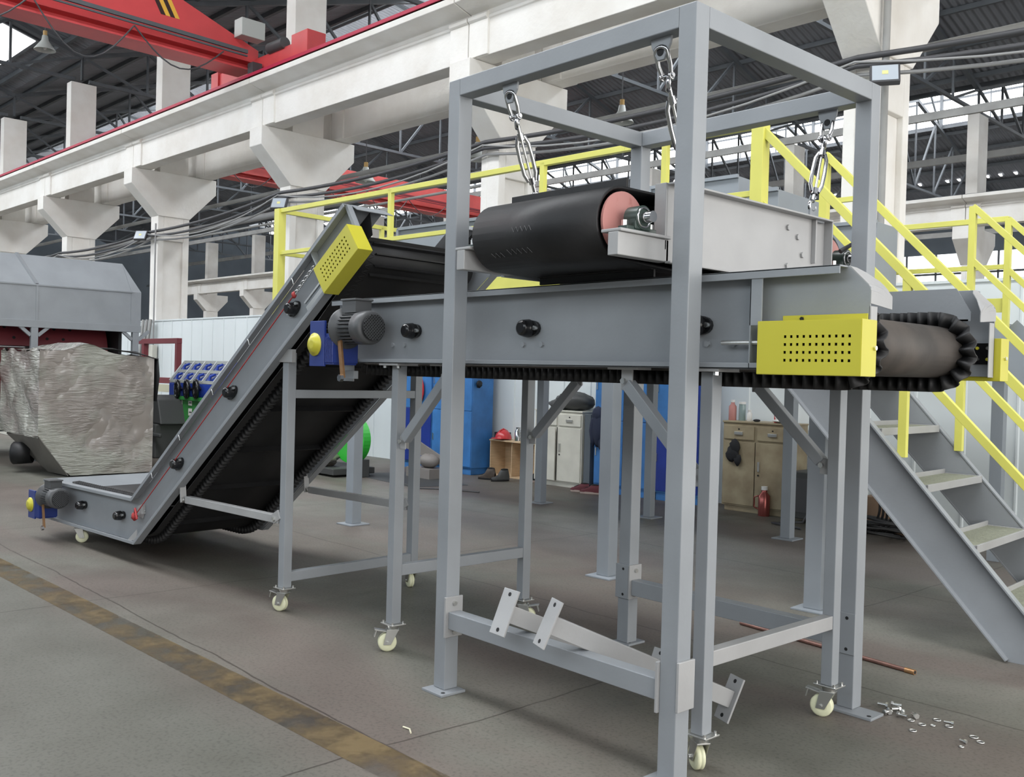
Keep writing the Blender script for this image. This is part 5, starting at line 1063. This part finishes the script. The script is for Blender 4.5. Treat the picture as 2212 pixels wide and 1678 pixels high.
MB().cyl((HX - 0.15, ys0, 1.72), (HX - 0.15, 5.15, 1.72), 0.02, 10).ball((HX - 0.15, 5.2, 1.72), 0.05, 0.06, 0.07, jit=0.2).build('shaft', 'chrome', sc); MB().box(HX - 2.4, HX - 0.1, 5.75, 5.80, 0.6, 2.1).build('end_panel', 'dark', sc); MB().box(HX - 2.4, HX - 2.35, ys0, 5.8, 0.3, 2.1).build('back_panel', 'sheet_wall', sc)
# film-wrapped hopper
BXF = -13.2
hp_ = thing('wrapped_hopper', 'bulky hopper box wrapped in wrinkled clear film with a tapering chute', 'wrapped hopper', (-14, 4.6, 0))
m = MB(); NY, NZ = 22, 22
def hz(y_): return 1.66 + (0.12 * math.exp(-((y_ - 4.45) / 0.22) ** 2)) - 0.05 * (y_ - 3.84) / 1.5
y0_, y1_ = 3.84, 5.33
def zbot(y_): t = (y_ - y0_) / 0.38; return 0.02 if t > 1 else 0.55 - 0.53 * t
random.seed(3)
J = [[random.uniform(-1, 1) for _ in range(NZ + 1)] for _ in range(NY + 1)]
g0 = []; 
for i in range(NY + 1):
    y_ = y0_ + (y1_ - y0_) * i / NY
    for j in range(NZ + 1):
        z_ = zbot(y_) + (hz(y_) - zbot(y_)) * j / NZ; e = 0 if i in (0, NY) else 1
        g0.append((BXF + e * (0.012 * J[i][j] + 0.02 * math.sin(9 * y_ + 5 * z_)), y_, z_))
fs = [(i * (NZ + 1) + j, (i + 1) * (NZ + 1) + j, (i + 1) * (NZ + 1) + j + 1, i * (NZ + 1) + j + 1) for i in range(NY) for j in range(NZ)]
m.add(g0, fs, True)
XL = -14.95
# left (camera side) face, top, far side, back and the tapered chute
L_ = []; 
for i in range(15):
    for j in range(13):
        x_ = BXF + (XL - BXF) * i / 14; z_ = 0.52 + (1.66 - 0.52) * j / 12; e = 0 if i in (0,) else 1
        L_.append((x_, y0_ + e * 0.02 * math.sin(7 * x_ + 11 * z_), z_ + (0.03 * math.sin(13 * x_) if j == 12 else 0)))
m.add(L_, [(i * 13 + j, i * 13 + j + 1, (i + 1) * 13 + j + 1, (i + 1) * 13 + j) for i in range(14) for j in range(12)], True)
top = []
for i in range(NY + 1):
    y_ = y0_ + (y1_ - y0_) * i / NY
    for k in range(6): top.append((BXF + (XL - BXF) * k / 5, y_, hz(y_) + (0.03 * J[i][k] if 0 < k < 5 else 0)))
m.add(top, [(i * 6 + k, (i + 1) * 6 + k, (i + 1) * 6 + k + 1, i * 6 + k + 1) for i in range(NY) for k in range(5)], True)
m.add([(BXF, y1_, 0.02), (XL, y1_, 0.02), (XL, y1_, 1.6), (BXF, y1_, 1.6), (XL, y0_, 0.52), (XL, y0_, 1.66)], [(0, 1, 2, 3), (1, 4, 5, 2)])
m.build('film_wrapped_body', 'wrap', hp_)
ct = MB(); ct.prism([(BXF - 0.002, y0_ + 0.003, 0.55), (XL, y0_ + 0.003, 0.50), (-14.3, y0_ + 0.003, 0.46), (-13.05, y0_ + 0.003, 0.03), (-12.75, y0_ + 0.003, 0.03)], (0, 0.35, 0)); 
ct = MB(); ct.add([(BXF, y0_, 0.55), (XL + 0.35, y0_, 0.50), (BXF - 0.55, y0_ + 0.3, 0.03), (BXF, y0_ + 0.38, 0.02)], [(0, 1, 2, 3)]); ct.add([(XL + 0.35, y0_, 0.50), (XL, y0_ + 0.1, 0.5), (BXF - 0.7, y0_ + 0.6, 0.03), (BXF - 0.55, y0_ + 0.3, 0.03)], [(0, 1, 2, 3)])
mat('chute', (0.15, 0.14, 0.125), 0.4, 0, 0.2, 4); ct.build('chute', 'chute', hp_, solid=0.01)
MB().lathe((-14.15, 3.80, 0.26), (-14.02, 4.02, 0.26), [(0, 0.13), (0.02, 0.15), (0.25, 0.13)], 28, False).build('outlet_ring', 'rubber', hp_, solid=0.012)
cv = MB(); C_ = []; D_ = []
for i in range(11): y_ = 4.75 + 0.62 * i / 10; C_.append((BXF + 0.03, y_, hz(y_) + 0.06 - 0.09 * (i / 10) ** 2)); D_.append((BXF - 0.8, y_, hz(y_) + 0.08))
cv.strip(C_, D_); cv.strip([(BXF + 0.03, 5.37, 1.60), (BXF + 0.04, 5.39, 1.35), (BXF + 0.03, 5.36, 1.0)], [(BXF - 0.5, 5.37, 1.60), (BXF - 0.5, 5.39, 1.35), (BXF - 0.5, 5.36, 1.0)]); cv.build('black_cover', 'rubber_matt', hp_, solid=0.01)
# blue press head on green bin
Fm = Matrix.Translation((-16.8, 6.7, 0)) @ Matrix.Rotation(math.radians(28), 4, 'Z')
a_ = at(365, 853, y=6.7); b_ = at(460, 853, y=6.7)
bx = thing('packing_machine', 'green machine cabinet with a blue lever console and black hand wheels on top', 'machine', (a_.x + 0.8, 7.0, 0))
x0 = a_.x; x1 = at(500, 853, y=6.7).x; zb_ = a_.z
zt1 = at(367, 826, y=6.7).z; zt2 = at(385, 780, y=7.0).z; zlo = at(363, 936, y=6.7).z
m = MB(); m.box(x0, x1, 6.7, 7.5, zb_, zt1); bd = m.build('blue_body', 'machine_blue', bx, 0.006)
m = MB(); m.prism([(x0, 6.72, zt1), (x0, 7.0, zt2), (x0, 7.5, zt2), (x0, 7.5, zt1)], (x1 - x0, 0, 0)); m.build('blue_console', 'machine_blue', bx, 0.004)
gr = MB(); nrm = Vector((0, 6.72 - 7.0, 0)) ; s_ = Vector((0, 0.28, zt2 - zt1)); nn = Vector((0, -(zt2 - zt1), 0.28)).normalized() * 0.03
def pt(u_, v_, o=0.0): return Vector((x0 + (x1 - x0) * 0.72 * u_, 6.72, zt1)) + s_ * v_ + nn * o
for v_ in (0.06, 0.52, 0.94): gr.bar(pt(0, v_, .6), pt(1, v_, .6), 0.03, 0.05)
for u_ in (0, 0.25, 0.5, 0.75, 1.0): gr.bar(pt(u_, 0.05, .6), pt(u_, 0.95, .6), 0.03, 0.05)
gr.build('console_grid', 'lamp_shade', bx)
dk_ = MB(); dk_.add([pt(0, 0.05, .15), pt(1, 0.05, .15), pt(1, 0.95, .15), pt(0, 0.95, .15)], [(0, 1, 2, 3)]); dk_.build('console_opening', 'gear_blue', bx, solid=0.004)
sw = MB()
for i in range(4):
    for v_ in (0.28, 0.72): sw.tube([pt(0.12 + i * 0.25, v_ - .14, .5), pt(0.12 + i * 0.25, v_, 1.6), pt(0.17 + i * 0.25, v_ + .1, 1.2)], 0.022, 6)
sw.build('lever', 'machine_blue', bx, each=True)
for px in (383, 403, 423):
    hw_ = MB(); c_ = at(px, 840, y=6.62); hw_.torus(c_, (0.25, 1, 0), 0.13, 0.035, 22, 8)
    for k in range(3): a = math.tau * k / 3 + 0.3; hw_.bar(c_, c_ + Vector((0.13 * math.cos(a), 0, 0.13 * math.sin(a))), 0.03)
    hw_.cyl(c_, c_ + Vector((0, 0.12, 0)), 0.03); hw_.build('hand_wheel', 'plastic_black', bx)
pass
m = MB(); m.box(x0 - 0.02, x1, 6.66, 7.55, zlo, zb_ - 0.03); m.box(x0 - 0.06, x1, 6.62, 7.6, zb_ - 0.06, zb_); gb_ = m.build('green_cabinet', 'bin_green', bx, 0.008)
pp_ = MB()
for px, py, w_, h_ in ((390, 872, 10, 14), (411, 868, 9, 8), (411, 888, 9, 10), (392, 897, 5, 14)):
    a = at(px, py, y=6.655); k = 0.0072; pp_.box(a.x - w_ * k, a.x + w_ * k, 6.650, 6.656, a.z - h_ * k, a.z + h_ * k * 0.6)
pp_.build('paper_notice', 'paper', gb_, each=True)
pq = MB()
for px, py in ((390, 868), (388, 874), (392, 880), (411, 870), (411, 890)):
    a = at(px, py, y=6.648); pq.box(a.x - 0.045, a.x + 0.045, 6.646, 6.650, a.z - 0.008, a.z + 0.008)
pq.build('notice_text', 'cable', gb_)
MB().box(x0 + 0.05, x1, 6.75, 7.45, 0.0, zlo).build('base', 'dark', bx, 0.01)
# dark machine lumps around it
gm = thing('floor_press', 'dark grey machine parts between the wrapped hopper and the green cabinet', 'machine', (-15.6, 6.6, 0))
m = MB(); a = at(322, 900, y=6.2); m.box(a.x - 0.5, a.x + 0.25, 6.2, 6.9, 0, 0.55); m.prism([(a.x - 0.3, 6.25, 0.55), (a.x + 0.35, 6.25, 0.55), (a.x + 0.2, 6.25, 0.95), (a.x - 0.15, 6.25, 1.02)], (0, 0.5, 0)); m.box(a.x - 0.45, a.x + 0.55, 6.15, 6.2, 0.35, 0.42); m.build('casting', 'cloth_grey', gm, 0.02)
# dark red frame with cream parts
rf = thing('red_steel_frame', 'dark red steel frame standing behind the wrapped hopper', 'steel frame', (-16, 7.6, 0))
a = at(312, 732, y=7.6); b = at(388, 733, y=7.6); m = MB(); m.box(a.x - 0.5, b.x, 7.55, 7.65, a.z - 0.10, a.z); m.box(b.x - 0.10, b.x - 0.002, 7.552, 7.648, 0, a.z - 0.10); m.box(a.x - 0.02, a.x + 0.10, 7.552, 7.648, 0, a.z - 0.10)
for zz in (1.25, 0.78): m.box(a.x, b.x + 0.2, 7.5, 7.6, zz - 0.09, zz + 0.02)
m.build('frame', 'dark_red', rf, 0.004); m = MB(); m.box(a.x + 0.2, b.x + 0.1, 7.42, 7.5, 1.0, 1.14); m.box(a.x + 0.15, b.x, 7.42, 7.5, 0.82, 0.94); m.build('cream_guard', 'cream', rf, 0.004, each=True)
jb = thing('junction_box', 'small pale junction box on the second column behind the wrapped hopper', 'junction box', (0, 0, 0)); p = at(330, 765, BF, y=-0.52); MB(BF).box(p.x - 0.22, p.x + 0.2, -0.62, -0.5, p.z - 0.22, p.z + 0.22).build('box', 'cabinet_white', jb, 0.01); MB(BF).cyl((p.x + 0.1, -0.56, p.z), (p.x + 0.1, -0.56, 4.9), 0.02, 8).build('conduit', 'cable_grey', jb)
ls = MB(BF)
for i, px in enumerate((304, 312, 320)): p = at(px, 700, BF, y=-0.6); tag(MB(BF).bar((p.x - 0.1 * i, -0.75, 0.04), (p.x + 0.15, -0.6, 2.6), 0.09, 0.04).build('metal_profile', 'truss_light'), 'long grey metal profile leaning on the wall behind the red frame', 'metal profile', 'metal profiles leaning on the wall')
pass
# low white base behind the hopper at far left
tag(MB().box(-26, -19.0, 5.6, 6.0, 0, 0.62).build('white_base', 'cabinet_white', bev=0.01), 'low whitish machine base at the left edge beyond the wrapped hopper', 'machine base')
# green guarded machine with plastic film behind the caster legs
gg_ = thing('green_guard_machine', 'machine with a round vivid green guard on a dark skid, seen under the conveyors', 'machine', (-11.6, 7.6, 0))
c = at(752, 948, y=7.5); m = MB(); outl = [(c.x + 0.40 * math.cos(q), 7.5, c.z + 0.34 * math.sin(q)) for q in [math.tau * i / 40 for i in range(40)]]
m.prism(outl, (0, 0.12, 0)); m.prism([(c.x - 0.8, 7.52, c.z - 0.12), (c.x - 0.1, 7.52, c.z - 0.34), (c.x - 0.05, 7.52, c.z + 0.33), (c.x - 0.3, 7.52, c.z + 0.26)], (0, 0.08, 0)); m.build('round_guard', 'vivid_green', gg_, 0.006)
f1 = MB(); f1.ball((c.x - 0.5, 7.35, 0.26), 0.35, 0.25, 0.16, 22, 12, 0.12); f1.build('film_cover', 'wrap', gg_)
m = MB(); m.box(c.x - 1.3, c.x + 0.1, 7.2, 7.9, 0.03, 0.12); m.box(c.x + 0.12, c.x + 0.26, 7.5, 7.7, 0, 0.25); m.build('skid', 'cloth_grey', gg_, 0.01)
sp = MB(); X_ = c.x + 0.28; sp.prism([(X_, 8.3, 0.62), (X_ + 0.62, 8.5, 0.30), (X_ + 0.62, 8.5, 0.18), (X_, 8.3, 0.40)], (0, 0.03, 0)); sp.ball((X_ + 0.42, 8.42, 0.24), 0.2, 0.12, 0.1, jit=0.1); sp.box(X_ + 0.1, X_ + 0.65, 8.25, 8.6, 0.0, 0.14)
tag(sp.build('sheet_offcuts', 'scrap'), 'pale sheet offcuts and dark scrap beside the blue locker', 'scrap')
